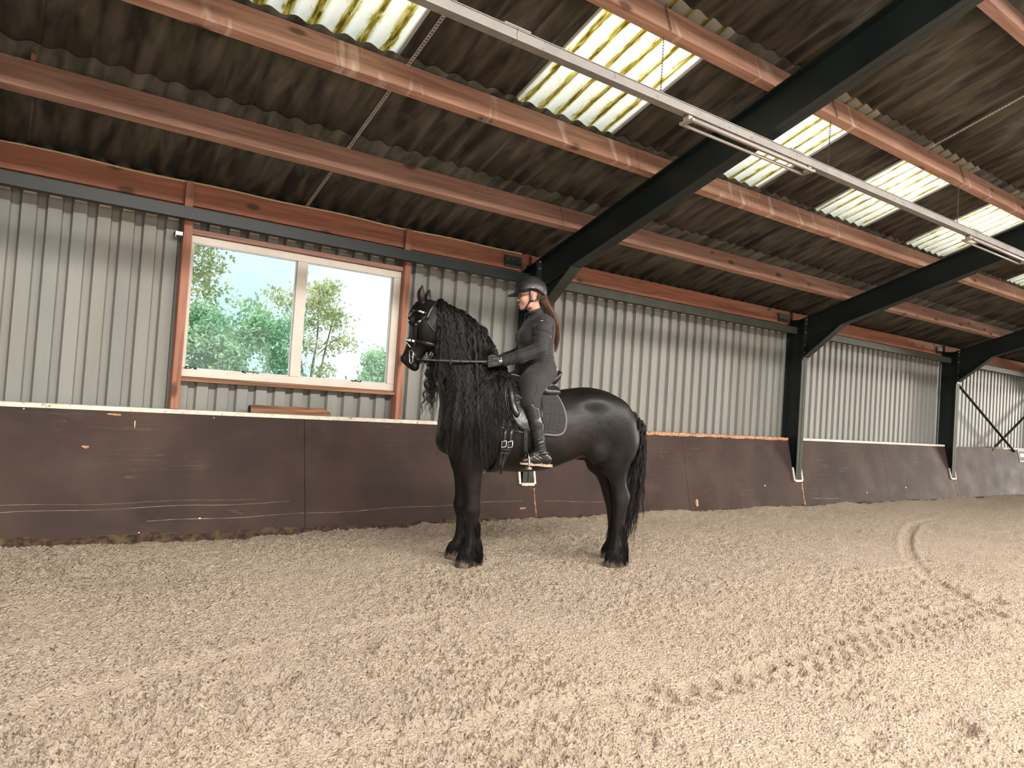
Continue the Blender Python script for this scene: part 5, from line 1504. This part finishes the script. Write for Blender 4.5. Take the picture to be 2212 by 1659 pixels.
# jacket: torso and sleeves, with folds
JK = Field(np.arange(-.16, .46, .0055), np.arange(-.33, .331, .0062), np.arange(1.57, 2.15, .0055))
torso(JK, .010, 0)
JK.F[:, :, :] = np.maximum(JK.F, (1.650 + .10*(JK.x[:, None, None]-.05)*0 - JK.z[None, None, :]))
arms(JK, .011)
for sg in (1, -1):
    JK.ell((.045, sg*.135, 2.005), (.075, .07, .05), .04)
    d = np.array(ARM[sg][4])-np.array(ARM[sg][3]); d /= np.linalg.norm(d); p = np.array(ARM[sg][4])+d*.005
    cut = (JK.x[:, None, None]-p[0])*d[0]+(JK.y[None, :, None]-p[1])*d[1]+(JK.z[None, None, :]-p[2])*d[2]
    near = (JK.x[:, None, None] > .28) & (JK.y[None, :, None]*sg > 0)
    JK.F = np.where(near, np.maximum(JK.F, cut), JK.F)
JK.cone((.076, 0, 2.05), (.108, 0, 2.125), .074, .066, .02)
JK.cone((.080, 0, 2.07), (.125, 0, 2.19), .060, .056, .004, mode='cut')
JK.F = np.maximum(JK.F, JK.z[None, None, :]-2.112+.45*(JK.x[:, None, None]-.11)*1.0)
xx, yy, zz = JK.x[:, None, None], JK.y[None, :, None], JK.z[None, None, :]
def folds(c, dr, wl, amp, ext):
    d = np.array(dr)/np.linalg.norm(dr); s_ = (xx-c[0])*d[0]+(yy-c[1])*d[1]+(zz-c[2])*d[2]
    r2 = ((xx-c[0])**2+(yy-c[1])**2+(zz-c[2])**2)/ext**2
    JK.F = (JK.F - amp*np.sin(2*PI*s_/wl + 14*(xx-c[0]) + 9*(yy-c[1]))*np.exp(-r2)).astype(np.float32)
for sg in (1, -1):
    folds((.13, sg*.22, 1.77), (.4, 0, 1), .040, .0045, .10); folds((.09, sg*.22, 1.92), (-.3, 0, 1), .05, .0035, .09); folds((.30, sg*.15, 1.67), (1, 0, .2), .042, .0032, .09)
    folds((.13, sg*.14, 1.96), (.6, 0, 1), .05, .0035, .08)
folds((.05, .12, 1.72), (.15, 0, 1), .045, .0042, .14); folds((.19, 0, 1.76), (-.5, 0, 1), .05, .004, .11); folds((.05, -.12, 1.72), (.15, 0, 1), .045, .0042, .14)
jV, jQ = JK.mesh(); jV = relax(jV, jQ, 1)
jacket = person.part('jacket', (jV, jQ), M['jacket'])
def on_jacket(a, z, l0=.33):
    ls = np.arange(l0, 0, -.002)
    v = JK.sample(np.stack([np.full_like(ls, a), ls, np.full_like(ls, z)], 1)); w = np.where(v < 0)[0]; return np.array([a, ls[w[0]], z])
def patch(name, a, z, w, h, mat, ang=0, parent=None, th=.0015, off=.0012):
    V = []
    nx = 5
    ca, sa = math.cos(ang), math.sin(ang)
    for i in range(nx):
        u = (i/(nx-1)-.5)*w
        for s_ in (-.5, .5):
            q = on_jacket(a+u*ca-s_*h*sa, z+u*sa+s_*h*ca); V.append(q+np.array([0, off, 0]))
    F = [(2*i, 2*i+1, 2*i+3, 2*i+2) for i in range(nx-1)]
    return person.part(name, (np.array(V), F), mat, parent=parent, smooth=False)
patch('sleeve_patch', .105, 2.000, .040, .022, M['strapb'], -.15, jacket, off=.002)
patch('sleeve_print', .105, 2.000, .026, .006, M['grey_print'], -.15, jacket, off=.0035)
patch('side_print', .005, 1.893, .005, .030, M['grey_print'], .25, jacket, off=.004)
patch('side_print', -.008, 1.885, .005, .022, M['grey_print'], -.15, jacket, off=.004)
person.part('hem_band', tube_vf([Vector((.05+ (.168 if math.cos(t) > 0 else .150)*math.cos(t), .176*math.sin(t), 1.656)) for t in np.linspace(0, 2*PI, 40, endpoint=False)], .0095, 7, closed=True), M['jacket'], parent=jacket)
person.part('collar', tube_vf([Vector((.110+.066*math.cos(t), .064*math.sin(t), 2.098-.030*math.cos(t))) for t in np.linspace(0, 2*PI, 30, endpoint=False)], .011, 8, closed=True), M['strapb'], parent=jacket)
person.part('zip', tube_vf([(.174, .004, 2.075), (.181, .004, 2.035), (.196, .004, 1.99), (.216, .004, 1.95)], .003, 5), M['strapb'], parent=jacket)

# breeches
BR = Field(np.arange(-.16, .34, .006), np.arange(-.46, .461, .0065), np.arange(1.20, 1.72, .006))
torso(BR, .005, 0); thighs(BR, .006, 3)
for sg in (1, -1): BR.chain(LEG_[sg][2:4], [.071, .053], .02)
BR.F = np.maximum(BR.F, BR.z[None, None, :]-1.69); BR.F = np.maximum(BR.F, 1.225-BR.z[None, None, :])
xx, yy, zz = BR.x[:, None, None], BR.y[None, :, None], BR.z[None, None, :]
BR.F = (BR.F - .003*np.sin(2*PI*(zz*.8+xx)/.05+yy*12)*np.exp(-((xx-.10)**2+(np.abs(yy)-.14)**2+(zz-1.60)**2)/.009) - .0025*np.sin(2*PI*(zz-xx*.6)/.035)*np.exp(-((xx-.13)**2+(np.abs(yy)-.35)**2+(zz-1.33)**2)/.004)).astype(np.float32)
pV, pQ = BR.mesh(); pV = relax(pV, pQ, 1)
breeches = person.part('breeches', (pV, pQ), M['breeches'])
def on_field(Fd, a, z, l0=.46):
    ls = np.arange(l0, 0, -.002); v = Fd.sample(np.stack([np.full_like(ls, a), ls, np.full_like(ls, z)], 1)); w = np.where(v < 0)[0]; return np.array([a, ls[w[0]] if len(w) else .2, z])
def seam(pts, mat, r=.0018, par=None, name='seam'):
    person.part(name, tube_vf([on_field(BR, *p)+np.array([0, .0006, 0]) for p in pts], r, 5), mat, parent=par)
PK = [(.235, 1.560), (.170, 1.575), (.135, 1.555), (.150, 1.475), (.205, 1.460), (.248, 1.470), (.240, 1.52)]
seam(PK+[PK[0]], M['strapb'], .0022, breeches, 'pocket_seam')
seam([(.135, 1.60), (.145, 1.50), (.165, 1.40), (.175, 1.33)], M['strapb'], .0016, breeches)
seam([(.06, 1.615), (.0, 1.618), (-.06, 1.612)], M['strapb'], .002, breeches)
seam([(-.070, 1.625), (-.078, 1.600)], M['white_print'], .0035, breeches, 'belt_tag')

# boots
for sg in (1, -1):
    f0 = LEG_[sg]
    ly = f0[-1][1]
    lo, hi = (ly-.13, ly+.13)
    B = Field(np.arange(-.05, .33, .005), np.arange(lo, hi, .005), np.arange(.82, 1.37, .005))
    B.chain(f0[2:], [.074, .058, .046], .02)
    B.chain([f0[-1], (.050, ly, .893), (.135, ly+sg*.006, .884), (.235, ly+sg*.016, .872)], [.046, .041, .038, .028], .025)
    B.chain([(.105, ly, .95), (.165, ly+sg*.006, .905)], [.040, .036], .02)
    X, Y, Z = B.x[:, None, None], B.y[None, :, None], B.z[None, None, :]
    top = 1.295 + .55*(X-.235)*0 + .10*np.clip((X-.13)/.1, -1, 1)*-.12 + .035*np.exp(-((X-.215)/.03)**2)
    B.F = np.maximum(B.F, Z-top)
    B.F = np.maximum(B.F, .846-Z)
    B.F = (B.F - .0042*np.sin(2*PI*(Z+.35*X)/.030)*np.exp(-((Z-.985)/.055)**2)*(.5+.5*np.cos(np.arctan2(X-.1, 1e-6+Y-ly)*0)) - .0022*np.sin(2*PI*(Z-X*.5)/.022)*np.exp(-((Z-.90)**2+(X-.13)**2)/.002)).astype(np.float32)
    V, Q = B.mesh(); V = relax(V, Q, 1)
    bt = person.part('boot', (V, Q), M['boot'])
    S_ = [(.005, 0, .034), (.03, 0, .037), (.07, 0, .033), (.12, .004, .034), (.18, .010, .042), (.225, .015, .038), (.255, .018, .026), (.268, .019, .012)]
    V, F = [], []
    for a, dl, w in S_:
        zb0 = .832 if a < .08 else .838; zt = .852
        for l_, z_ in ((-w, zb0), (w, zb0), (w, zt), (-w, zt)): V.append((a, ly+sg*dl+l_, z_+(.006 if a > .2 else 0)))
    for i in range(len(S_)-1):
        for k in range(4): F.append((4*i+k, 4*i+(k+1) % 4, 4*i+4+(k+1) % 4, 4*i+4+k))
    F += [(3, 2, 1, 0), tuple(range(4*len(S_)-4, 4*len(S_)))]
    person.part('sole', (V, F), M['sole'], parent=bt, smooth=False, fix=True)
    # seam and spur rest
    ls = lambda a, z: next((np.array([a, l, z]) for l in (np.arange(hi, ly, -.002) if sg > 0 else np.arange(lo, ly, .002)) if B.sample(np.array([[a, l, z]]))[0] < 0), np.array([a, ly, z]))
    person.part('boot_seam', tube_vf([ls(a, z)+np.array([0, sg*.001, 0]) for a, z in ((.197, 1.305), (.193, 1.275), (.188, 1.245), (.184, 1.225))], .0025, 5), M['strapb'], parent=bt)
    q = ls(.198, 1.306); person.part('boot_stud', tube_vf([q, q+np.array([0, sg*.004, 0])], .005, 7), M['silver'], parent=bt)
    person.part('heel_strap', tube_vf([ls(a, z)+np.array([0, sg*.002, 0]) for a, z in ((.035, .945), (.06, .938), (.10, .935), (.13, .93))], .004, 6), M['strapb'], parent=bt)

# gloves: palm, four curled fingers, thumb on top
for sg in (1, -1):
    w0 = np.array(ARM[sg][4]); c = HAND[sg]; u = c-w0; u /= np.linalg.norm(u); inn = np.array([0, -sg, 0.]); up = np.array([0, 0, 1.])
    G = Field(np.arange(.35, .60, .0034), np.arange(min(sg*.07, sg*.26), max(sg*.07, sg*.26), .0034), np.arange(1.555, 1.725, .0034))
    P_ = lambda f, o, z: w0+u*f+inn*o+up*z
    G.cone(P_(-.02, 0, 0), P_(.03, 0, 0), .037, .030, .01)
    G.cone(P_(.035, -.004, .016), P_(.088, -.008, .022), .023, .021, .012); G.cone(P_(.035, -.004, -.014), P_(.084, -.008, -.022), .023, .019, .012)
    for i, (z, L) in enumerate(((.030, .96), (.010, 1.05), (-.011, 1.0), (-.031, .84))):
        k0 = P_(.088, -.014, z); k1 = P_(.088+.036*L, -.006, z-.003); k2 = P_(.088+.030*L, .024, z-.004); k3 = P_(.088+.004*L, .030, z-.003)
        G.chain([k0, k1, k2, k3], [.0118, .0108, .0100, .0088], .0035)
    G.chain([P_(.040, .012, .026), P_(.068, .018, .046), P_(.098, .016, .050), P_(.120, .012, .044)], [.015, .0125, .0112, .0092], .006)
    V, Q = G.mesh(); V = relax(V, Q, 1)
    gl = person.part('glove', (V, Q), M['glove'])
    person.part('cuff_strap', tube_vf([P_(.008, 0, 0)+np.cross(u, up)*.034*math.cos(t)+up*.034*math.sin(t) for t in np.linspace(0, 2*PI, 24, endpoint=False)], .006, 6, closed=True), M['strapb'], parent=gl)
    if sg > 0:
        def gp_(f, z):
            for o in np.arange(-.06, .03, .001):
                if G.sample((P_(f, o, z))[None])[0] < 0: return P_(f, o-.0015, z)
            return P_(f, -.03, z)
        def gpatch(f, z, w, h, tilt=.0):
            V = [gp_(f+dx*w, z+dz*h+tilt*dx*w) for dx in (-.5, -.17, .17, .5) for dz in (-.5, .5)]
            person.part('glove_print', (np.array(V), [(2*i, 2*i+1, 2*i+3, 2*i+2) for i in range(3)]), M['white_print'], parent=gl, smooth=False)
        gpatch(.022, .024, .008, .012); gpatch(.024, .006, .034, .007)
        for k in range(3): gpatch(.013+.010*k, -.004, .006, .003)

# helmet
HM = Field(np.arange(-.03, .32, .005), np.arange(-.14, .141, .005), np.arange(2.19, 2.41, .005))
HC = (.145, 0, 2.268)
HM.ell(HC, (.141, .114, .128), 0)
X, Y, Z = HM.x[:, None, None], HM.y[None, :, None], HM.z[None, None, :]
edge = np.interp(HM.x, [-.02, .02, .06, .10, .135, .17, .22, .29], [2.226, 2.228, 2.243, 2.265, 2.276, 2.270, 2.256, 2.240])[:, None, None]
HM.F = np.maximum(HM.F, edge-Z).astype(np.float32)
HM.ell(HC, (.129, .102, .116), .004, mode='cut')
V, Q = HM.mesh(); V = relax(V, Q, 2)
Rz = lambda V: np.stack([.12+(V[:, 0]-.12)*math.cos(YH)-V[:, 1]*math.sin(YH), (V[:, 0]-.12)*math.sin(YH)+V[:, 1]*math.cos(YH), V[:, 2]], 1)
helm = person.part('helmet', (Rz(V), Q), M['helmet'])
V, F = [], []
na, nr = 25, 7
for lay in (0, -.005):
    for i in range(na):
        th = RAD(-84+168*i/(na-1))
        for j in range(nr):
            s_ = j/(nr-1)
            x = .145+.132*math.cos(th)*1.0; y = .110*math.sin(th)
            ext = (.060*max(math.cos(th), 0)**.8+.004)*s_
            z = 2.247 + .012*(1-math.cos(th)) - .034*s_*max(math.cos(th), 0)**.7 + lay
            V.append((x+ext*math.cos(th*.6), y+ext*.35*math.sin(th), z))
for lay in range(2):
    for i in range(na-1):
        for j in range(nr-1):
            q = (lay*na*nr+i*nr+j, lay*na*nr+i*nr+j+1, lay*na*nr+(i+1)*nr+j+1, lay*na*nr+(i+1)*nr+j); F.append(q if lay == 0 else q[::-1])
for i in range(na-1): F.append((i*nr+nr-1, na*nr+i*nr+nr-1, na*nr+(i+1)*nr+nr-1, (i+1)*nr+nr-1))
person.part('visor', (Rz(np.array(V)), F), M['helmet'], parent=helm, fix=True)
for sg in (1, -1):
    cs = lambda pts: [hf_(*p) for p in pts]
    person.part('chin_strap', ribbon_vf(cs([(.168, sg*.086, 2.272), (.162, sg*.079, 2.235), (.155, sg*.073, 2.190), (.162, sg*.066, 2.160), (.180, sg*.048, 2.125), (.190, sg*.024, 2.104), (.192, 0, 2.098)]), [(0, sg, 0)]*4+[(.2, sg, -.5), (.2, sg*.5, -1), (.2, 0, -1)], .014, .004), M['strapb'], parent=helm, fix=True)
    person.part('chin_strap', ribbon_vf(cs([(.025, sg*.062, 2.236), (.055, sg*.070, 2.215), (.095, sg*.076, 2.190), (.130, sg*.077, 2.178), (.156, sg*.075, 2.172)]), [(0, sg, 0)]*5, .013, .004), M['strapb'], parent=helm, fix=True)
    person.part('helmet_trim', tube_vf(cs([(.128, sg*.114, 2.279), (.150, sg*.114, 2.279), (.172, sg*.112, 2.275)]), .0030, 5), M['silver'], parent=helm)
# hair: gathered under the helmet into a long auburn ponytail down the back
hr2 = np.random.default_rng(4)
n = 520; m_ = 26
ctrl = np.array([(.055, .0, 2.215), (.015, .012, 2.165), (-.036, .02, 2.10), (-.078, .025, 2.01), (-.100, .025, 1.92), (-.104, .028, 1.84), (-.094, .03, 1.765)])
c_s = smooth_pts(ctrl, 8); tt = np.linspace(0, 1, len(c_s))
P = np.zeros((n, m_, 3)); end = hr2.uniform(.62, 1.0, n); ph = hr2.uniform(0, 6.28, n); of = hr2.normal(0, 1, (n, 3))
for i in range(m_):
    t = i/(m_-1)*end
    for a in range(3): P[:, i, a] = np.interp(t, tt, c_s[:, a])
    sp = np.interp(t, [0, .25, .6, 1], [.030, .020, .019, .010])
    P[:, i] += of*sp[:, None]*np.array([.55, 1.0, .4]); P[:, i, 0] += .006*np.sin(t*13+ph)
    P[:, i, 0] = np.minimum(P[:, i, 0], np.where(P[:, i, 2] < 2.04, -.062-.010*np.clip(2.04-P[:, i, 2], 0, .1)/.1+.0*ph, 9))
person.part('ponytail', strands_vf(P, hr2.uniform(.0010, .0019, n)), M['brown_hair'], kind='stuff')
HR2 = Field(np.arange(.0, .20, .005), np.arange(-.10, .101, .005), np.arange(2.15, 2.34, .005))
HR2.ell((.122, 0, 2.262), (.110, .083, .098), 0)
X, Y, Z = HR2.x[:, None, None], HR2.y[None, :, None], HR2.z[None, None, :]
HR2.F = np.maximum(HR2.F, np.maximum((2.176+np.clip(X-.03, 0, 1)*.35)-Z, np.where(X > .105, 2.247+.25*(X-.105)-Z, -1))).astype(np.float32)
HR2.F = np.maximum(HR2.F, X-.172).astype(np.float32)
V, Q = HR2.mesh(); V = relax(V, Q, 2); person.part('hair', (V, Q), M['dark_hair'])
n = 420; m_ = 12
P = np.zeros((n, m_, 3)); th = hr2.uniform(-1.25, 1.25, n)
for i in range(m_):
    t = i/(m_-1)
    x0 = .115-.100*np.cos(th*.9); y0 = .080*np.sin(th); z0 = 2.262+.0*th
    P[:, i, 0] = x0*(1-t)+(.040)*t - .028*np.sin(PI*t); P[:, i, 1] = y0*(1-t)+.012*t*np.sign(y0) + .004*np.sin(t*9+th*20); P[:, i, 2] = z0*(1-t)+hr2.uniform(2.15, 2.20)*t-.012*np.sin(PI*t)
    P[:, i] += hr2.normal(0, .0015, (n, 3))
person.part('nape_hair', strands_vf(P, hr2.uniform(.0016, .0026, n)), M['dark_hair'], kind='stuff')
n = 120; m_ = 14
P = np.zeros((n, m_, 3))
r0 = np.stack([hr2.uniform(.0, .06, n), hr2.uniform(.015, .055, n), hr2.uniform(2.12, 2.19, n)], 1); ph = hr2.uniform(0, 6.28, n)
for i in range(m_):
    t = i/(m_-1); P[:, i] = r0+np.stack([-.035*t+.010*np.cos(t*7+ph), .012*np.sin(t*7+ph)+.008*t, -.07*t+.006*np.sin(t*9+ph)], 1)
person.part('loose_curls', strands_vf(P, hr2.uniform(.0010, .0018, n)), M['dark_hair'], kind='stuff')
# ================================================================== SMALLER THINGS OF THE HALL
# half round post lying on the ledge
V, F = [], []
m = 10
for i, x in enumerate(np.linspace(0, .775, 14)):
    for k in range(m):
        t = PI*k/(m-1); r = .072*(1+.05*math.sin(x*23+k))*(1 if x < .72 else .86-.25*(x-.72)/.055)
        V.append((x, .052*math.cos(t)*(1+.04*math.sin(x*9)), .001+r*math.sin(t)**.8*(1+.03*math.sin(x*31))))
n = 14
for i in range(n-1):
    for k in range(m): F.append((i*m+k, i*m+(k+1) % m, i*m+m+(k+1) % m, i*m+m+k))
F += [tuple(range(m))[::-1], tuple(range((n-1)*m, n*m))]
lg = thing('half_round_post', 'short weathered half round timber lying on the ledge below the window', 'timber', (1.945, 6.905, ZT+.025))
mobj('wood', V, F, M['old_log'], lg)
mobj('sawn_end', [(-.002, v[1]*.98, v[2]*.98) for v in V[:m]], [tuple(range(m))[::-1]], M['dirt'], lg)

# light trunking with chains and tube fittings
RY, RZ = 3.65, 3.535
tr_ = thing('light_trunking', 'long grey metal light rail hanging on chains below the roof', 'light rail', (4.0, RY, RZ))
TL = lambda nm, mb, mat, par=tr_, **k: mb.build(nm, mat, par, **k)
cuts = [-3.0, 2.45, 5.4, 8.9, 11.9, 14.9, 17.9, 20.9]
for a, b in zip(cuts, cuts[1:]):
    TL('rail_section', MB().box(a-4, b-4-.004, -.036, .036, .0, .012).box(a-4, b-4-.004, -.030, -.024, .012, .064).box(a-4, b-4-.004, .024, .030, .012, .064).box(a-4, b-4-.004, -.036, .036, .0645, .070), M['alu'])
for x in cuts[1:-1]:
    TL('joint_clip', MB().box(x-4-.10, x-4+.10, -.040, .040, .0705, .082), M['alu'], bevel=.002)
def chain(x, za, zb_, wrap):
    mb = MB(); n = int((zb_-za)/.021)
    for i in range(n):
        z = za+(zb_-za)*(i+.5)/n; a = (i % 2)*PI/2
        pts = [(x+math.cos(a)*.006*math.cos(t), math.sin(a)*.006*math.cos(t), z+.0145*math.sin(t)) for t in np.linspace(0, 2*PI, 8, endpoint=False)]
        mb.add(*tube_vf(pts, .0022, 4, closed=True))
    return mb
for x in (3.750, 5.920, 8.470, 11.1, 13.6, 16.2):
    c = TL('chain', chain(x-4, .080, .515, True), M['chain'])
    # up the purlin's face and over its top
    w = MB()
    path = [(3.668-.075-RY-.010, 4.046-RZ), (3.668-.075+.075-RY-.014, 4.046+.22-RZ)]
    k = 11
    for i in range(k):
        t = (i+.5)/k; y = path[0][0]+(path[1][0]-path[0][0])*t; z = path[0][1]+(path[1][1]-path[0][1])*t; a = (i % 2)
        w.add(*tube_vf([(x-4+(.006 if a else .0022)*math.cos(q), y-(.0022 if a else .005)*math.cos(q), z+.0125*math.sin(q)) for q in np.linspace(0, 2*PI, 8, endpoint=False)], .0022, 4, closed=True))
    TL('chain', w, M['chain'])
    TL('hook', MB().tube([(x-4, 0, .083), (x-4+.01, 0, .095), (x-4, 0, .108), (x-4-.01, 0, .096)], .003, 5), M['chain'])
for x in (4.03, 8.745, 13.2):
    o = bpy.data.objects.new('tube_fitting', None); COL.objects.link(o); o.parent = tr_; o.location = (x-4, 0, 0)
    L = 1.60
    MB().box(.06, L-.06, -.020, .020, -.026, -.0005).build('batten', M['alu'], o, bevel=.003)
    for xx in (0, L-.05):
        MB().box(xx, xx+.05, -.030, .030, -.052, -.001).build('lamp_holder', M['tube'], o, bevel=.008)
    for yy in (-.055, .055):
        for xx in (.002, L-.028): MB().box(xx, xx+.026, min(yy, 0)-.012 if yy < 0 else 0, max(yy, 0)+.012 if yy > 0 else 0, -.058, -.036).build('lamp_holder', M['tube'], o, bevel=.004)
        MB().tube([(.03, yy, -.047), (L-.03, yy, -.047)], .0135, 10).build('fluorescent_tube', M['tube'], o, smooth=True)

# cross bracing in the bay at the right
for (a, b, lab, dy) in (((16.02, 2.42), (19.25, .98), 'thin dark steel brace sloping down to the right in the last bay', 0), ((18.05, .98), (21.2, 2.46), 'thin reddish steel brace rising to the right in the last bay', .03)):
    o = MB().beam((0, 0, a[1]), (b[0]-a[0], 0, b[1]), .012, .065, (0, 1, 0)).build('cross_brace', M['steel_green'])
    o.location = (a[0], 6.82+dy, 0); tag(o, lab, 'brace', 'cross braces')

# marker sign at the right edge
sg_ = thing('marker_sign', 'small framed white sign on the boards at the right edge', 'sign', board_pt(19.62, .90, .01))
def sb(nm, x0, x1, z0, z1, d0, d1, mat):
    V = [np.array(board_pt(19.62+x, .90+z, d)) - np.array(board_pt(19.62, .90, .01)) for d in (d1, d0) for x, z in ((x0, z0), (x1, z0), (x1, z1), (x0, z1))]
    o = mobj(nm, V, BOXF, mat, sg_); bm = bmesh.new(); bm.from_mesh(o.data); bmesh.ops.recalc_face_normals(bm, faces=bm.faces); bm.to_mesh(o.data); bm.free()
sb('frame', -.19, .19, -.145, .12, .004, .012, M['white_print']); sb('panel', -.165, .165, -.120, .095, .0125, .016, M['strapb'])
sb('white_field', -.135, .135, -.04, .045, .0165, .018, M['white_print'])

# ================================================================== OUTSIDE
M['grass'] = pmat('grass', (0.16, 0.16, 0.12), (0.22, 0.22, 0.16), scale=2, rough=.9)
M['bark'] = pmat('bark', (0.20, 0.17, 0.13), (0.34, 0.30, 0.24), scale=8, rough=.9)
def leafmat(nm, a, b):
    m, N, L = newmat(nm); out = N.new('ShaderNodeOutputMaterial'); d = N.new('ShaderNodeBsdfDiffuse'); t = N.new('ShaderNodeBsdfTranslucent'); mx = N.new('ShaderNodeMixShader'); mx.inputs[0].default_value = .45
    g = N.new('ShaderNodeNewGeometry'); n = N.new('ShaderNodeTexNoise'); n.inputs['Scale'].default_value = 1.6; n.inputs['Detail'].default_value = 6; L.new(g.outputs['Position'], n.inputs['Vector'])
    rp = N.new('ShaderNodeValToRGB'); rp.color_ramp.elements[0].position = .38; rp.color_ramp.elements[0].color = (*a, 1); rp.color_ramp.elements[1].position = .64; rp.color_ramp.elements[1].color = (*b, 1)
    L.new(n.outputs['Fac'], rp.inputs['Fac'])
    for s_ in (d, t): L.new(rp.outputs[0], s_.inputs['Color'])
    L.new(d.outputs[0], mx.inputs[1]); L.new(t.outputs[0], mx.inputs[2]); L.new(mx.outputs[0], out.inputs[0]); return m
M['leaf1'] = leafmat('leaves_olive', (0.42, 0.50, 0.28), (0.72, 0.72, 0.45))
M['leaf2'] = leafmat('leaves_green', (0.28, 0.50, 0.34), (0.58, 0.76, 0.52))
gr = mobj('ground_outside', [(-60, 7.2, -.25), (120, 7.2, -.25), (120, 120, -.25), (-60, 120, -.25)], [(0, 1, 2, 3)], M['grass'], kind='structure')
er = np.random.default_rng(9)
def leaves(blobs, n, size, spread=1.0):
    w = np.array([b[3]*b[4]*b[5] for b in blobs]); idx = er.choice(len(blobs), n, p=w/w.sum())
    B = np.array(blobs)[idx]
    d = er.normal(0, 1, (n, 3)); d /= np.linalg.norm(d, axis=1, keepdims=True); r = er.uniform(.35, 1, n)**.5
    c = B[:, :3]+d*B[:, 3:6]*r[:, None]
    c += .12*er.normal(0, 1, (n, 3))
    a = er.normal(0, 1, (n, 3)); a /= np.linalg.norm(a, axis=1, keepdims=True); b = np.cross(a, er.normal(0, 1, (n, 3))); b /= np.linalg.norm(b, axis=1, keepdims=True)
    s_ = size*er.uniform(.6, 1.3, n)[:, None]
    V = np.stack([c-a*s_, c+b*s_*.5, c+a*s_, c-b*s_*.5], 1).reshape(-1, 3)
    return V, np.arange(4*n).reshape(n, 4)
def tree(label, blobs, n, size, trunks, leaf, at):
    t = thing('tree', label, 'tree', at, 0)
    sh = np.array(at)
    bl = []
    for b in blobs:
        for _ in range(10):
            d = er.normal(0, .55, 3); bl.append((b[0]+d[0]*b[3], b[1]+d[1]*b[4], b[2]+d[2]*b[5], b[3]*.42, b[4]*.42, b[5]*.36))
    V, F = leaves(bl, n, size); mobj('foliage', V-sh, F, leaf, t, kind='stuff')
    for tp, r in trunks:
        P = smooth_pts(tp, 5); rr = np.linspace(r, r*.3, len(P))
        Vt, Ft = tube_vf([Vector(p)-Vector(at) for p in P], list(rr), 7); mobj('trunk', Vt, Ft, M['bark'], t, True)
    return t
# tall tree and hedge filling the left pane
tree('tall olive leaved tree filling the left edge of the window', [(4.1, 20.6, 4.5, .75, .9, .75), (3.5, 20.3, 3.2, 1.0, 1.0, .9), (4.6, 20.4, 3.75, .45, .6, .45), (3.6, 20.4, 5.3, 1.0, .9, .8)], 5200, .070, [([(3.6, 20.5, -.2), (3.7, 20.5, 2), (3.9, 20.5, 4.6)], .14)], M['leaf1'], (3.6, 20.5, -.2))
tree('dense green bush in the lower left pane', [(5.0, 20.2, 2.9, .9, .8, .75), (5.75, 20.0, 2.75, .65, .6, .75), (6.25, 20.0, 2.3, .55, .6, .8), (4.2, 19.8, 2.4, 1.0, .8, .9), (5.2, 20, 1.7, 1.5, .8, .7)], 12500, .066, [([(5.0, 20.2, -.2), (5.1, 20.2, 1.2), (5.3, 20.1, 2.4)], .12)], M['leaf2'], (5.0, 20.2, -.2))
tree('feathery tree with bare forked trunks in the right pane', [(7.6, 20.6, 4.1, .62, .6, .40), (6.5, 20.6, 3.95, .42, .4, .22), (7.9, 20.4, 3.55, .50, .5, .28), (7.3, 20.6, 3.3, .45, .4, .25), (8.15, 20.4, 2.75, .38, .4, .22), (7.3, 20.4, 2.65, .35, .4, .2), (7.75, 20.4, 1.85, .35, .4, .18)], 2900, .062,
     [([(7.25, 20.5, -.2), (7.2, 20.5, 1.7), (7.05, 20.5, 2.6), (7.2, 20.5, 3.9)], .045), ([(7.5, 20.5, -.2), (7.45, 20.5, 1.7), (7.55, 20.5, 2.9), (7.5, 20.5, 4.3)], .05), ([(7.72, 20.6, -.2), (7.76, 20.6, 1.8), (7.9, 20.5, 3.0), (8.1, 20.5, 4.0)], .04),
      ([(7.6, 20.5, 2.4), (8.0, 20.5, 2.8), (8.3, 20.5, 3.1)], .022), ([(7.15, 20.5, 2.7), (6.8, 20.5, 3.4), (6.4, 20.5, 3.9)], .024)], M['leaf1'], (7.5, 20.5, -.2))
tree('rounded bright green bush at the lower right of the window', [(9.45, 20.4, 2.35, .50, .6, .55), (9.2, 20.2, 1.75, .60, .6, .5), (9.9, 20.3, 1.9, .45, .6, .6)], 4200, .064, [([(9.4, 20.4, -.2), (9.4, 20.4, 1.0), (9.4, 20.4, 2.1)], .06)], M['leaf2'], (9.4, 20.4, -.2))
